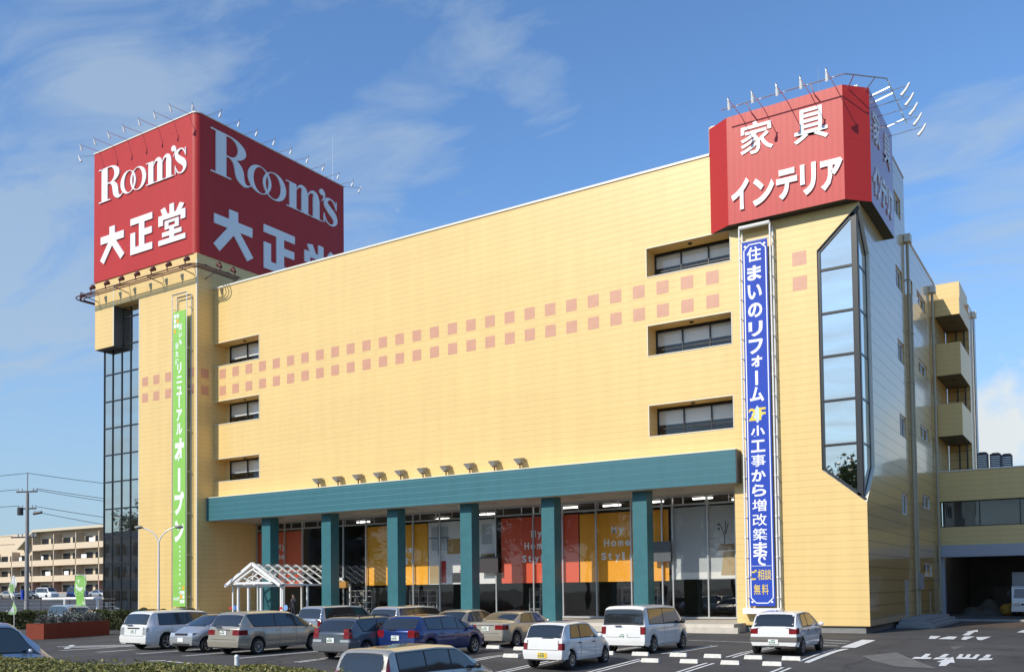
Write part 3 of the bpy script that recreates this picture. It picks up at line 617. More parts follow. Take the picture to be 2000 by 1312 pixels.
# ------------------------------------------------------------------ sign boxes
def rooms(mb, fr, sx=1.0, sz=1.0, t=.10):
    """the serif word, drawn in metres on a 13.5 x 3.3 field"""
    F = lambda u, v, w: fr(u * sx, v * sz, w)
    def rect(a, b, c, d, k=0): mb.prism([(a, c), (b, c), (b, d), (a, d)], F, t - .003 * k)
    rect(.46, 1.42, .1, 3.2); rect(0, 1.42, 3.2, 3.3); rect(0, 1.88, 0, .1)                       # R stem and serifs
    mb.loft(ell(1.75, 2.46, 1.58, .84, 90, -90), ell(1.75, 2.46, .80, .74, 90, -90), F, t); rect(1.42, 1.75, 3.2, 3.3); rect(1.42, 1.75, 1.62, 1.72)
    sweep(mb, [(1.75, 1.67, .10), (2.25, 1.52, .45), (2.62, 1.05, .82), (2.78, .50, .80), (3.12, .12, .42), (3.5, .06, .14), (3.92, .30, .07)], F, t - .006)
    mb.loft(ell(4.72, 1.06, 1.2, 1.1, 0, 360, 40), ell(4.86, 1.06, .78, 1.02, 0, 360, 40), F, t - .009)
    mb.loft(ell(6.28, 1.06, 1.22, 1.1, 0, 360, 40), ell(6.14, 1.06, .80, 1.02, 0, 360, 40), F, t - .012)
    for k, a in enumerate((7.88, 9.22, 10.54)):                                                   # m
        rect(a, a + .74, .08, 2.1 if k == 0 else 1.6); rect(a - .34, a + 1.06, 0, .08)
        if k: sweep(mb, [(a - .62, 1.62, .05), (a - .32, 2.02, .16), (a + .02, 2.12, .30), (a + .28, 1.95, .56), (a + .37, 1.55, .74)], F, t - .006)
    rect(7.5, 7.88, 2.02, 2.1)
    mb.prism(ell(11.58, 2.52, .30, .27, 0, 360, 18)[:-1], F, t); sweep(mb, [(11.70, 2.60, .28), (11.86, 2.38, .24), (11.80, 2.05, .12), (11.55, 1.76, .05)], F, t - .006)
    sweep(mb, [(13.30, 1.62, .05), (13.0, 2.10, .14), (12.62, 2.24, .12), (12.14, 2.05, .34), (12.08, 1.66, .50), (12.50, 1.28, .62), (13.02, .92, .62), (13.22, .50, .44), (12.98, .14, .22), (12.55, .03, .10), (12.15, .22, .12), (11.86, .72, .05)], F, t - .006, sub=6)
    rect(13.26, 13.36, 1.5, 2.24, 1); rect(11.80, 11.90, .04, .84, 1)
KANJI = {'dai': [[(.02, .78), (.39, .78), (.39, 1), (.61, 1), (.61, .78), (.98, .78), (.98, .57), (.655, .57), (1.0, .12), (.85, 0), (.5, .46), (.15, 0), (0, .12), (.345, .57), (.02, .57)]],
         'sei': [[(0, 1), (1, 1), (1, .82), (.64, .82), (.64, .62), (.98, .62), (.98, .44), (.64, .44), (.64, .19), (1, .19), (1, 0), (0, 0), (0, .60), (.22, .60), (.22, .19), (.40, .19), (.40, .82), (0, .82)]],
         'dou': [[(.16, .80), (.08, .96), (.24, 1.0), (.34, .80)], [(.42, .80), (.42, 1.04), (.58, 1.04), (.58, .80)], [(.66, .80), (.80, 1.0), (.96, .94), (.84, .80)],
                 [(0, .80), (1, .80), (1, .54), (.83, .54), (.83, .67), (.17, .67), (.17, .52), (0, .52)],
                 [(.24, .62), (.76, .62), (.76, .55), (.24, .55)], [(.24, .55), (.38, .55), (.38, .46), (.24, .46)], [(.62, .55), (.76, .55), (.76, .46), (.62, .46)], [(.24, .46), (.76, .46), (.76, .39), (.24, .39)],
                 [(.42, .39), (.58, .39), (.58, .33), (.42, .33)], [(.14, .33), (.86, .33), (.86, .21), (.14, .21)], [(.42, .21), (.58, .21), (.58, .14), (.42, .14)], [(0, .14), (1, .14), (1, 0), (0, 0)]]}
def kanji(mb, k, fr, u0, u1, v0, v1, t=.10):
    for p in KANJI[k]: mb.prism([(u0 + (u1 - u0) * x, v0 + (v1 - v0) * y) for x, y in p], fr, t)
def arm_lamp(parent, base, out, L, headtilt=.30, drop=.05, metal='metal'):
    """lamp on an arm: base point, outward unit vector, arm length; the head points back at the sign"""
    b = Vector(base); o = Vector(out); e = b + o * L + Vector((0, 0, -drop * L))
    mb = MB(); mb.tube([b, e], .019, 6); a = mb.build('lamp_arm', M_[metal], parent)
    mb = MB(); h = e + Vector((0, 0, .10)); g = e - o * headtilt * .7 + Vector((0, 0, -.42))
    mb.tube([h, e.lerp(g, .45), g], .045, 10, r1=.088); mb.build('lamp_head', M_['white_metal'], a, smooth=True)
sgn = thing('rooftop_sign', 'large dark red cube sign reading Room\'s on top of the stair tower', 'sign', (-61.2, 52.2, 26.95))
SX0, SX1, SY0, SY1, SZ0, SZ1, SR = TL - .05, XL + .05, TY - .08, 59.95, 26.96, 37.38, .55
pl = [(SX0, SY0)] + [(SX1 - SR + SR * math.sin(R(a)), SY0 + SR - SR * math.cos(R(a))) for a in range(0, 91, 9)] + [(SX1, SY1), (SX0, SY1)]
mb = MB(); mb.prism(pl, lambda u, v, w: (u, v, SZ0 + w), SZ1 - SZ0); mb.build('sign_box', M_['red'], sgn, smooth=True)
mb = MB(); n = len(pl); cx, cy = -61.2, 52.2
for i in range(n):
    a, b = pl[i], pl[(i + 1) % n]
    s = lambda p: (p[0] + (.05 if p[0] > cx else -.05), p[1] + (.05 if p[1] > cy else -.05))
    a2, b2 = s(a), s(b); mb.add([(a2[0], a2[1], SZ1 - .04), (b2[0], b2[1], SZ1 - .04), (b2[0], b2[1], SZ1 + .05), (a2[0], a2[1], SZ1 + .05), (a[0], a[1], SZ1 - .04), (b[0], b[1], SZ1 - .04)], [(0, 1, 2, 3), (0, 1, 5, 4)])
mb.build('top_trim', M_['coping'], sgn)
mb = MB(); rooms(mb, side(SX1, 45.62, 33.38)); mb.build('side_lettering', M_['white'], sgn)
for k, a, b in (('dai', 45.85, 49.65), ('sei', 50.75, 54.05), ('dou', 55.15, 58.95)): mb = MB(); kanji(mb, k, side(SX1), a, b, 27.62, 31.08); mb.build('side_lettering', M_['white'], sgn)
mb = MB(); rooms(mb, front(SY0, -66.6, 33.15), .785, .815); mb.build('front_lettering', M_['white'], sgn)
for k, a, b in (('dai', -66.4, -63.35), ('sei', -62.58, -59.95), ('dou', -59.22, -56.15)): mb = MB(); kanji(mb, k, front(SY0), a, b, 28.2, 31.0); mb.build('front_lettering', M_['white'], sgn)
for x in (-66.6, -64.85, -63.05, -61.25, -59.4, -57.6, -55.85): arm_lamp(sgn, (x, SY0, SZ1), (0, -1, 0), 1.75)
for y in (45.3, 47.02, 48.75, 50.5, 52.3, 54.1, 55.9, 57.7, 59.45): arm_lamp(sgn, (SX1, y, SZ1), (1, 0, 0), 1.6)
arm_lamp(sgn, (SX1 - .15, SY0 + .15, SZ1), (.6, -.8, 0), 1.3); arm_lamp(sgn, (SX0, SY0 + .3, SZ1), (-.8, -.6, 0), 1.5); arm_lamp(sgn, (SX0, SY0 + 2, SZ1 - .1), (-1, 0, 0), 1.2); arm_lamp(sgn, (SX1, SY1, SZ1), (.8, .6, 0), 1.5)
mb = MB(); mb.tube([(XL - .2, 58.9, SZ1), (XL - .2, 58.9, SZ1 + 4.2)], .045, 6, r1=.02); mb.build('lightning_rod', M_['metal'], sgn)
# floodlight rail under the sign
rail = thing('floodlight_rail', 'dark steel rail with floodlights curving round the stair tower below the big sign', 'light rail', (-61, TY, 25.6))
def railpath(off, z): return [(TL - off, 48, z), (TL - off, TY - off * .3, z)] + [(TL - off + off * .7 * (1 - math.cos(R(a))), TY - off * .3 - off * .7 * math.sin(R(a)), z) for a in (30, 60, 90)] + [(XL + off * .3, TY - off, z)] + [(XL + off * .3 + off * .7 * math.sin(R(a)), TY - off * .3 - off * .7 * math.cos(R(a)), z) for a in (20, 40, 60, 80)] + [(XL + off, TY - off * .2, z), (XL + off, 47.4, z)]
mb = MB()
for o, z in ((1.0, 25.62), (1.25, 25.66), (.75, 25.60)): mb.tube(railpath(o, z), .045, 6)
mb.build('rail', M_['rust_metal'], rail)
mb = MB()
for x in (-66.9, -63.0, -59.0, -55.4): mb.bar((x, TY, 26.2), (x, TY - 1.3, 25.58), .05); mb.bar((x, TY, 25.4), (x, TY - 1.25, 25.56), .05)
for y in (45.2, 47.2): mb.bar((XL, y, 26.3), (XL + 1.25, y, 25.58), .05); mb.bar((XL, y, 25.2), (XL + 1.25, y, 25.56), .05)
mb.build('bracket', M_['dark_metal'], rail)
def flood(parent, p, d, s=1.0, m='rust_metal', nm='floodlight'):
    p = Vector(p); d = Vector(d).normalized(); mb = MB()
    mb.tube([p - d * .12 * s, p + d * .10 * s, p + d * .26 * s], .11 * s, 10, r1=.21 * s); mb.bar(p - d * .1 * s, p + Vector((0, 0, -.42 * s)), .06 * s)
    o = mb.build(nm, M_[m], parent, smooth=True)
    mb = MB(); mb.tube([p + d * .262 * s, p + d * .27 * s], .19 * s, 10); mb.build('lens', M_['lamp_clear'], o)
for x in (-66.2, -64.35, -62.55, -60.65, -58.8, -57.0, -55.0): flood(rail, (x, TY - 1.05, 26.1), (0, .75, .65))
for y in (45.7, 47.0): flood(rail, (XL + 1.05, y, 26.1), (-.75, 0, .65))
for y, z in ((44.0, 26.0), (45.6, 26.1), (47.0, 26.0)): flood(rail, (TL - 1.1, y, z), (.75, 0, .65), m='dark_metal')

# right hand sign
sg2 = thing('corner_sign', 'red ribbed sign box with white Japanese lettering wrapped round the right hand tower top', 'sign', (-12, 47, 20.5))
Z0, Z1 = 20.5, 26.02
oct_ = [(-16.79, FY), (-15.62, 45.33), (-9.93, 45.33), (-8.93, 46.38), (-8.93, 52.0), (-9.43, 52.0)]
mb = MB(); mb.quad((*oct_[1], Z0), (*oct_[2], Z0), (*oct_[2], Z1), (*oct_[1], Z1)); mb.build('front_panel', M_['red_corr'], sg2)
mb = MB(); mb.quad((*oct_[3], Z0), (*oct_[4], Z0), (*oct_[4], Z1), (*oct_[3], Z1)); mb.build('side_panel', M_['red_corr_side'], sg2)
mb = MB(); mb.quad((*oct_[0], Z0), (*oct_[1], Z0), (*oct_[1], Z1), (*oct_[0], Z1)); mb.quad((*oct_[2], Z0), (*oct_[3], Z0), (*oct_[3], Z1), (*oct_[2], Z1)); mb.quad((*oct_[4], Z0), (*oct_[5], Z0), (*oct_[5], Z1), (*oct_[4], Z1))
mb.add([(*p, Z1) for p in oct_] + [(XR, FY, Z1)], [tuple(range(7))]); mb.build('corner_panel', M_['red'], sg2)
mb = MB(); mb.add([(*p, Z0 + .004) for p in oct_] + [(XR, FY, Z0 + .004)], [tuple(range(7))]); mb.build('underside', M_['black'], sg2)
mb = MB(); fr = front(45.33)
put_glyph(mb, '家', (-14.92, 23.8, -13.25, 25.42), fr, .05, .012); put_glyph(mb, '具', (-12.25, 23.68, -10.6, 25.32), fr, .05, .014)
for ch, b in zip('インテリア', ((-15.42, 21.12, -14.5, 22.68), (-14.33, 21.12, -13.25, 22.5), (-13.14, 21.12, -12.12, 22.62), (-11.98, 21.08, -11.22, 22.62), (-11.02, 21.08, -9.98, 22.55))): put_glyph(mb, ch, b, fr, .09, .045)
mb.build('front_lettering', M_['white'], sg2)
mb = MB(); fr = side(-8.93)
put_glyph(mb, '家', (46.95, 23.75, 48.55, 25.35), fr, .05, .012); put_glyph(mb, '具', (49.55, 23.7, 51.2, 25.3), fr, .05, .014)
for k, ch in enumerate('インテリア'): put_glyph(mb, ch, (46.7 + k * 1.03, 21.1, 47.6 + k * 1.03, 22.6), fr, .06, .045)
mb.build('side_lettering', M_['white'], sg2)
rb = MB(); zr = 26.06
path = [(-15.6, 44.5), (-9.62, 44.5), (-8.05, 46.05), (-8.05, 51.2)]
rb.tube([(*p, zr) for p in path], .032, 6)
for p in ((-14.3, 45.33, -14.3, 44.5), (-11.2, 45.33, -11.2, 44.5), (-9.7, 45.5, -9.3, 44.85), (-9.1, 46.3, -8.5, 45.6), (-8.93, 46.9, -8.05, 46.9), (-8.93, 47.6, -8.05, 47.6), (-8.93, 50.6, -8.05, 50.6)): rb.bar((p[0], p[1], Z1 - .15), (p[2], p[3], zr), .045)
rb.build('lamp_rail', M_['metal'], sg2, smooth=True)
for x in (-14.85, -13.68, -12.5, -11.38, -10.2): arm_lamp(sg2, (x, 45.33, Z1 - .1), (0, -1, 0), 1.95, drop=.02)
for y in (46.8, 47.9, 49.0, 50.2, 51.5): arm_lamp(sg2, (-8.93, y, Z1 - .25), (1, 0, 0), 1.75, headtilt=.55, drop=-.04)
mb = MB(); mb.tube([(-12.15, 50, 26.2), (-12.15, 50, 28.3), (-12.15, 50, 29.8)], .035, 6, r1=.012); tag(mb.build('antenna_mast', M_['metal']), 'thin antenna mast rising behind the right hand red sign', 'antenna')

# ------------------------------------------------------------------ floodlights on the teal canopy
ORD = ['leftmost', 'second from left', 'third from left', 'fourth from left', 'fifth from left', 'sixth from left', 'fourth from right', 'third from right', 'second from right', 'rightmost']
lamp0 = None
for k in range(10):
    x = -44.35 + 1.767 * k
    lab = 'small grey floodlight standing on the teal canopy, %s of ten' % ORD[k]
    if lamp0 is None:
        lamp0 = thing('canopy_floodlight', lab, 'floodlight', (x, 45.72, 9.17), 0, 'floodlights along the teal canopy')
        mb = MB(); mb.box(x - .09, x + .09, 45.62, 45.82, 9.172, 9.2); mb.bar((x, 45.72, 9.2), (x, 45.70, 9.48), .06); mb.bar((x - .18, 45.7, 9.48), (x + .18, 45.7, 9.48), .05); mb.build('bracket', M_['dark_metal'], lamp0)
        mb = MB()
        mb.add([(x - .10, 45.5, 9.50), (x + .10, 45.5, 9.50), (x + .10, 45.84, 9.50), (x - .10, 45.84, 9.50), (x - .25, 45.36, 9.78), (x + .25, 45.36, 9.78), (x + .25, 45.90, 9.86), (x - .25, 45.90, 9.86)], [(3, 2, 1, 0), (4, 5, 6, 7), (0, 1, 5, 4), (1, 2, 6, 5), (2, 3, 7, 6), (3, 0, 4, 7)])
        mb.build('housing', mat('grey lamp housing', (.30, .29, .27), .5), lamp0)
    else:
        c = copy_tree(lamp0); c.location.x = x; c['label'] = lab

# ------------------------------------------------------------------ green banner on the stair tower
gb = thing('vertical_banner', 'tall green banner with white renewal opening lettering on the stair tower', 'banner', (-56.5, 44.1, 1.0))
GY = 44.0; gf = front(GY)
mb = MB(); fbox(mb, gf, -57.12, -55.72, 1.3, 22.78, -.01, .008); mb.build('cloth', M_['green'], gb)
mb = MB()
for x in (-57.22, -55.62):
    mb.tube([(x, GY, 1.15), (x, GY, 24.05)], .035, 6); mb.tube([(x, TY - .06, 1.15), (x, TY - .06, 24.0)], .03, 6)
    for z in range(2, 25, 3): mb.tube([(x, GY, z), (x, TY, z)], .025, 5)
mb.tube([(-57.22, GY, 24.05), (-55.62, GY, 24.05)], .05, 6); mb.tube([(-57.22, TY - .06, 24.0), (-55.62, TY - .06, 24.0)], .03, 6); mb.tube([(-57.22, GY, 1.15), (-55.62, GY, 1.15)], .035, 6)
mb.build('frame', M_['metal'], gb, smooth=True)
mb = MB(); c = -56.42
for ch, z, h, w, dx in (('装', 21.6, .52, .36, .12), ('い', 21.02, .36, .34, .12), ('も', 20.5, .42, .3, .12), ('新', 20.25, .52, .36, -.25), ('た', 19.65, .42, .34, -.25), ('に', 19.1, .42, .34, -.25),
                        ('リ', 18.6, .8, .46, 0), ('ニ', 17.75, .52, .6, 0), ('ュ', 16.95, .62, .6, 0), ('ー', 16.15, .8, .12, 0), ('ア', 15.15, .85, .62, 0), ('ル', 14.15, .85, .7, 0)):
    if ch == 'ー': mb.prism([(c - .07, z - .45), (c + .07, z - .45), (c + .07, z + .45), (c - .07, z + .45)], gf, .012)
    else: put_glyph(mb, ch, (c + dx - w / 2, z - h / 2, c + dx + w / 2, z + h / 2), gf, .012, .04 if ch not in '装新' else .01)
for ch, z, h in (('オ', 12.6, 1.75), ('ー', 10.45, 1.7), ('プ', 8.75, 1.7), ('ン', 6.75, 1.6)):
    if ch == 'ー': mb.prism([(c - .13, z - .85), (c + .13, z - .85), (c + .13, z + .85), (c - .13, z + .85)], gf, .012)
    else: put_glyph(mb, ch, (c - .52, z - h / 2, c + .52, z + h / 2), gf, .012, .06)
for k in range(12):
    if k == 7: continue
    z = 5.6 - .33 * k; mb.prism([(c + .02, z - .06), (c + .15, z - .06), (c + .15, z + .06), (c + .02, z + .06)], gf, .012)
for k in range(5): put_glyph(mb, 'Room\'s'[k], (-57.05 + k * .12, 1.75, -56.95 + k * .12, 1.97), gf, .012, .02)
for i, j in ((0, 0), (1, 0), (0, 1), (0, 2), (1, 2)): mb.prism([(-57.02 + .3 * i, 22.3 - .36 * j), (-56.78 + .3 * i, 22.3 - .36 * j), (-56.78 + .3 * i, 22.58 - .36 * j), (-57.02 + .3 * i, 22.58 - .36 * j)], gf, .012)
for i, j in ((0, 0), (1, 0), (1, 1), (0, 2), (1, 2)): mb.prism([(-56.32 + .27 * i, 1.55 + .32 * j), (-56.1 + .27 * i, 1.55 + .32 * j), (-56.1 + .27 * i, 1.8 + .32 * j), (-56.32 + .27 * i, 1.8 + .32 * j)], gf, .012)
mb.build('lettering', M_['white'], gb)
mb = MB()
for u, v in ((-56.72, 21.94), (-57.02, 21.22)): mb.prism([(u, v), (u + .22, v), (u + .22, v + .26), (u, v + .26)], gf, .013)
for u, v in ((-56.32, 1.87), (-56.05, 2.52)): mb.prism([(u, v), (u + .22, v), (u + .22, v + .26), (u, v + .26)], gf, .013)
mb.build('accent_print', M_['orange_txt'], gb)

# ------------------------------------------------------------------ blue banner on the right hand tower
bb = thing('vertical_banner', 'tall blue banner with white and yellow Japanese lettering beside the shop windows', 'banner', (-14.4, 45.6, 1.0))
BY = 45.55; bf = front(BY); c = -14.42
mb = MB(); fbox(mb, bf, -15.02, -13.74, 1.3, 19.5, -.01, .008); mb.build('cloth', M_['blue'], bb)
mb = MB()
for x in (-15.16, -13.6):
    mb.tube([(x, BY, 1.2), (x, BY, 20.3)], .045, 8); mb.tube([(x + .02, FY - .06, 1.2), (x + .02, FY - .06, 20.2)], .05, 8)
    for k in range(19): mb.tube([(x, BY, 1.7 + k), (x, FY - .04, 1.7 + k)], .025, 5); mb.ball((x, BY, 1.7 + k), .065, 6, 4)
mb.tube([(-15.16, BY, 20.3), (-13.6, BY, 20.3)], .10, 8); mb.tube([(-15.16, BY, 19.55), (-13.6, BY, 19.55)], .04, 8); mb.box(-15.35, -13.45, BY - .1, FY - .02, .92, 1.2)
mb.build('frame', M_['white_metal'], bb, smooth=True)
mb = MB()
u0, u1, v0, v1, e = -14.93, -13.83, 1.45, 19.36, .26
bp = [(u0, v0 + e), (u0 + e, v0), (u1 - e, v0), (u1, v0 + e), (u1, v1 - e), (u1 - e, v1), (u0 + e, v1), (u0, v1 - e)]
for i in range(8):
    a, b = bp[i], bp[(i + 1) % 8]; l = math.hypot(b[0] - a[0], b[1] - a[1]); nx, ny = -(b[1] - a[1]) / l * .025, (b[0] - a[0]) / l * .025
    mb.prism([(a[0] - nx, a[1] - ny), (b[0] - nx, b[1] - ny), (b[0] + nx, b[1] + ny), (a[0] + nx, a[1] + ny)], bf, .012)
for u in (u0 + .06, u1 - .06):
    for v in (v0 + .06, v1 - .06): mb.prism(ell(u, v, .06, .06, 0, 360, 10)[:-1], bf, .013)
mb.prism([(u0 + .05, 3.27), (u1 - .05, 3.27), (u1 - .05, 3.29), (u0 + .05, 3.29)], bf, .010)
for ch, z in zip('住まいのリフォーム', (18.85, 17.9, 16.95, 16.02, 15.08, 14.2, 13.45, 12.62, 11.8)):
    h = .56 if ch in 'ォ' else .74
    if ch == 'ー': mb.prism([(c - .07, z - .36), (c + .07, z - .36), (c + .07, z + .36), (c - .07, z + .36)], bf, .012)
    else: put_glyph(mb, ch, (c - .36 if h > .6 else c - .26, z - h / 2, c + .36 if h > .6 else c + .3, z + h / 2), bf, .012, .035 if ch != '住' else .016)
for ch, z in zip('小工事から増改築まで', (9.98, 9.18, 8.4, 7.55, 6.68, 5.86, 5.1, 4.36, 3.62 + .06, 0)):
    pass
for ch, z in zip('小工事から増改築まで', (9.95, 9.22, 8.5, 7.76, 7.02, 6.28, 5.56, 4.84, 4.16, 3.58)):
    put_glyph(mb, ch, (c - .36, z - .30, c + .36, z + .30), bf, .012, .03 if ch in 'からまで小工' else .010)
mb.build('lettering', M_['white'], bb)
mb = MB(); mb.prism([(c, 10.35), (c + .3, 10.8), (c, 11.25), (c - .3, 10.8)], bf, .010); mb.build('diamond_print', mat('pale blue print', (.55, .68, .8), .5), bb)
mb = MB(); put_glyph(mb, '2', (c - .44, 10.5, c - .05, 11.12), bf, .014, .02); put_glyph(mb, 'F', (c + .08, 10.5, c + .42, 11.12), bf, .014, .02)
for ch, u, z in (('ご', -.36, 2.85), ('相', 0, 2.85), ('談', .36, 2.85), ('無', -.2, 2.12), ('料', .2, 2.12)): put_glyph(mb, ch, (c + u - .165, z - .26, c + u + .165, z + .26), bf, .012, .025 if ch == 'ご' else .006)
mb.build('yellow_lettering', M_['yellow_txt'], bb)

# ------------------------------------------------------------------ posters hung behind the shop glass
PY = SY + .16; pf_ = front(PY)
P_ = {k: mat('poster ' + k, c, .5) for k, c in dict(red=(.70, .10, .04), orange=(.90, .42, .025), orange2=(.86, .37, .02), wall=(.42, .45, .48), white=(.72, .72, .72), brown=(.26, .17, .09), tan=(.40, .30, .16), dark=(.06, .06, .07), chair=(.45, .03, .03), wood=(.45, .27, .10)).items()}
def poster(label, x0, x1, z0, z1, base, cat='poster'):
    t = thing('window_poster', label, cat, ((x0 + x1) / 2, PY, z0), 0, 'posters behind the shop glass')
    mb = MB(); fbox(mb, pf_, x0, x1, z0, z1, -.02, 0); mb.build('sheet', P_[base], t); return t
def words(t, x, rows):
    mb = MB()
    for w, z, dx in rows:
        for i, ch in enumerate(w):
            if ch != ' ': put_glyph(mb, ch, (x + dx + .46 * i, z - (.12 if ch == 'y' else 0), x + dx + .46 * i + (.34 if ch not in 'lti' else .16 if ch == 'l' else .24), z + (.44 if ch.isupper() or ch in 'lt' else .33)), pf_, .01, .03)
    mb.build('lettering', M_['white'], t)
t = poster('red shop poster reading My Home over the entrance porch', -55.0, -50.2, 2.65, 6.79, 'red'); words(t, -52.95, (('My', 5.45, .05), ('Home', 4.72, -.92)))
t = poster('orange shop poster half hidden by the third teal pillar', -44.2, -38.62, 2.65, 6.76, 'orange'); words(t, -41.6, (('Home', 4.85, -.05), ('Style', 4.05, -.3)))
t = poster('picture poster of a white room with a red chair', -38.56, -33.05, 2.65, 6.81, 'white')
for q in ((-38.3, -36.9, 4.9, 6.5, 'wall'), (-37.75, -37.68, 4.6, 6.6, 'dark'), (-38.5, -36.8, 5.72, 5.78, 'dark'), (-37.0, -35.9, 4.65, 5.65, 'wood'), (-36.0, -33.1, 4.4, 4.5, 'wall'), (-38.5, -37.6, 2.7, 3.9, 'tan'), (-37.5, -37.1, 2.75, 4.2, 'chair'), (-36.6, -35.0, 2.75, 3.4, 'dark'), (-35.2, -34.95, 2.7, 4.1, 'chair'), (-36, -34.3, 3.45, 3.55, 'chair'), (-34.2, -33.4, 5.2, 6.5, 'wall'), (-34.3, -33.2, 4.2, 4.6, 'wood')):
    mb = MB(); fbox(mb, pf_, q[0], q[1], q[2], q[3], .002, .006 if q[4] != 'dark' else .009); mb.build('print', P_[q[4]], t)
t = poster('red shop poster reading My Home Style left of the fifth pillar', -32.7, -27.08, 2.65, 6.79, 'red'); words(t, -30.95, (('My', 5.5, .5), ('Home', 4.75, .0), ('Style', 3.95, -.2)))
t = poster('orange shop poster reading My Home Style right of the fifth pillar', -27.0, -21.22, 2.65, 6.76, 'orange2'); words(t, -25.35, (('My', 5.5, .5), ('Home', 4.75, 0), ('Style', 3.95, -.2)))
t = poster('picture poster of a bed and brown cushions beside the blue banner', -21.05, -15.95, 2.7, 6.81, 'wall')
for q in ((-20.9, -16.0, 2.74, 3.1, 'white'), (-18.2, -16.0, 2.9, 4.25, 'tan'), (-18.5, -16.6, 4.0, 4.3, 'white'), (-18.4, -17.0, 4.3, 4.65, 'brown'), (-16.8, -16.0, 4.3, 5.0, 'white'), (-16.7, -16.1, 4.8, 5.7, 'tan')):
    mb = MB(); w = .003 + .002 * (('white', 'tan', 'brown').index(q[4]) if q[4] in ('white', 'tan', 'brown') else 0)
    mb.prism([(q[0] + .08, q[2]), (q[1], q[2]), (q[1] - .02, q[3]), (q[0] + .25, q[3])], pf_, .006 + w); mb.build('print', P_[q[4]], t)
mb = MB()
for a, b in (((-17.9, 4.6), (-17.8, 5.9)), ((-17.85, 5.0), (-18.1, 5.7)), ((-17.82, 5.2), (-17.65, 5.8))): mb.prism([(a[0] - .02, a[1]), (a[0] + .02, a[1]), (b[0] + .02, b[1]), (b[0] - .02, b[1])], pf_, .02)
for u, v in ((-18.2, 5.75), (-18.2, 5.5)): mb.prism(ell(u, v, .07, .07, 0, 360, 8)[:-1], pf_, .02)
mb.build('twig_print', P_['dark'], t)
# dark flat panels just outside the shop glass, next to two pillars
for x0, x1, z0, z1, lab in ((-34.2, -32.65, 3.35, 4.35, 'dark flat panel at the shop glass right of the fourth pillar'), (-22.1, -20.9, 3.75, 4.9, 'grey flat panel at the shop glass right of the sixth pillar')):
    t = thing('dark_panel', lab, 'sign board', ((x0 + x1) / 2, SY - .3, z0))
    mb = MB(); mb.box(x0, x1, SY - .34, SY - .28, z0, z1); mb.build('panel', M_['dark_metal'] if x0 < -30 else mat('dark grey panel', (.09, .10, .11), .4), t); mb = MB()
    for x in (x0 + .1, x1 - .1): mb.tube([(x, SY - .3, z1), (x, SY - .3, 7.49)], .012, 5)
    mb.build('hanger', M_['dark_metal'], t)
# display shelves in the dim showroom
for k, (x, y) in enumerate(((-46.6, 52.2), (-40.5, 52.0), (-30.8, 52.4), (-24.5, 53.2))):
    lab = ['white shelf unit in the shop behind the second pillar bay', 'white shelf unit in the shop below the orange poster', 'white shelf unit in the shop left of the fifth pillar', 'white shelf unit in the shop right of the fifth pillar'][k]
    t = thing('display_shelf', lab, 'shelf', (x, y, GF), 0, 'display shelves in the showroom'); mb = MB()
    for u in (-1.2, -.4, .4, 1.2): mb.box(x + u - .03, x + u + .03, y, y + .4, GF, 2.3)
    for z in (.5, .95, 1.4, 1.85, 2.27): mb.box(x - 1.2, x + 1.2, y + .002, y + .398, z, z + .04)
    mb.build('rack', mat('grey shelf', (.35, .36, .37), .6), t)
    mb = MB()
    for i in range(9): u = rnd.choice((-1.1, -.3, .5)) + rnd.uniform(0, .3); z = rnd.choice((.545, .995, 1.445, 1.895)); mb.box(x + u, x + u + .25, y + .1, y + .3, z, z + .3)
    mb.build('goods', mat('boxed goods', (.25, .24, .22), .7), t)

# ------------------------------------------------------------------ entrance porch
ep = thing('entrance_porch', 'white framed gabled glass porch at the store entrance', 'porch', (-47.8, 46, GF))
EX0, EX1, EY0, EY1, EZ, EP = -50.1, -45.35, 43.0, SY - .1, 2.78, 4.12; ex = (EX0 + EX1) / 2
mb = MB()
for s in (-1, 1):
    e = EX0 - .25 if s < 0 else EX1 + .25
    mb.bar((e, EY0, EZ - .08), (ex, EY0, EP + .05), .20, .16, up=(0, 1, 0))
mb.build('gable_board', M_['white_metal'], ep)
mb = MB(); mb.bar((EX0 + .5, EY0 + .05, EZ + .1), (EX1 - .5, EY0 + .05, EZ + .1), .1, .14)
for s in (-1, 1): mb.bar((ex + s * 1.85, EY0 + .05, EZ + .12), (ex, EY0 + .05, EP - .32), .1, .10, up=(0, 1, 0))
for a in (30, 90, 150): mb.bar((ex, EY0 + .06, EZ + .14), (ex + 1.0 * math.cos(R(a)), EY0 + .06, EZ + .14 + .62 * math.sin(R(a))), .045, .05, up=(0, 1, 0))
ar = ell(ex, EZ + .14, .62, .42, 0, 180, 12)
for a, b in zip(ar[:-1], ar[1:]): mb.bar((a[0], EY0 + .06, a[1]), (b[0], EY0 + .06, b[1]), .045, .05, up=(0, 1, 0))
mb.build('fan_tracery', M_['white_metal'], ep)
for k in range(8):
    y = EY0 + .55 + k * .86; mb = MB()
    for s in (-1, 1): mb.bar((EX0 if s < 0 else EX1, y, EZ), (ex, y, EP), .085, .11, up=(0, 1, 0))
    mb.build('rafter', M_['white_metal'], ep)
mb = MB()
for k in range(4):
    for s in (-1, 1):
        u = (EX0 if s < 0 else EX1) * (1 - k / 3.3) + ex * k / 3.3; z = EZ + (EP - EZ) * k / 3.3; mb.bar((u, EY0 + .1, z - .02), (u, EY1, z - .02), .06, .08)
mb.build('purlin', M_['white_metal'], ep)
mb = MB()
for s in (-1, 1): e = EX0 if s < 0 else EX1; mb.quad((e, EY0 + .1, EZ + .075), (ex, EY0 + .1, EP + .075), (ex, EY1, EP + .075), (e, EY1, EZ + .075))
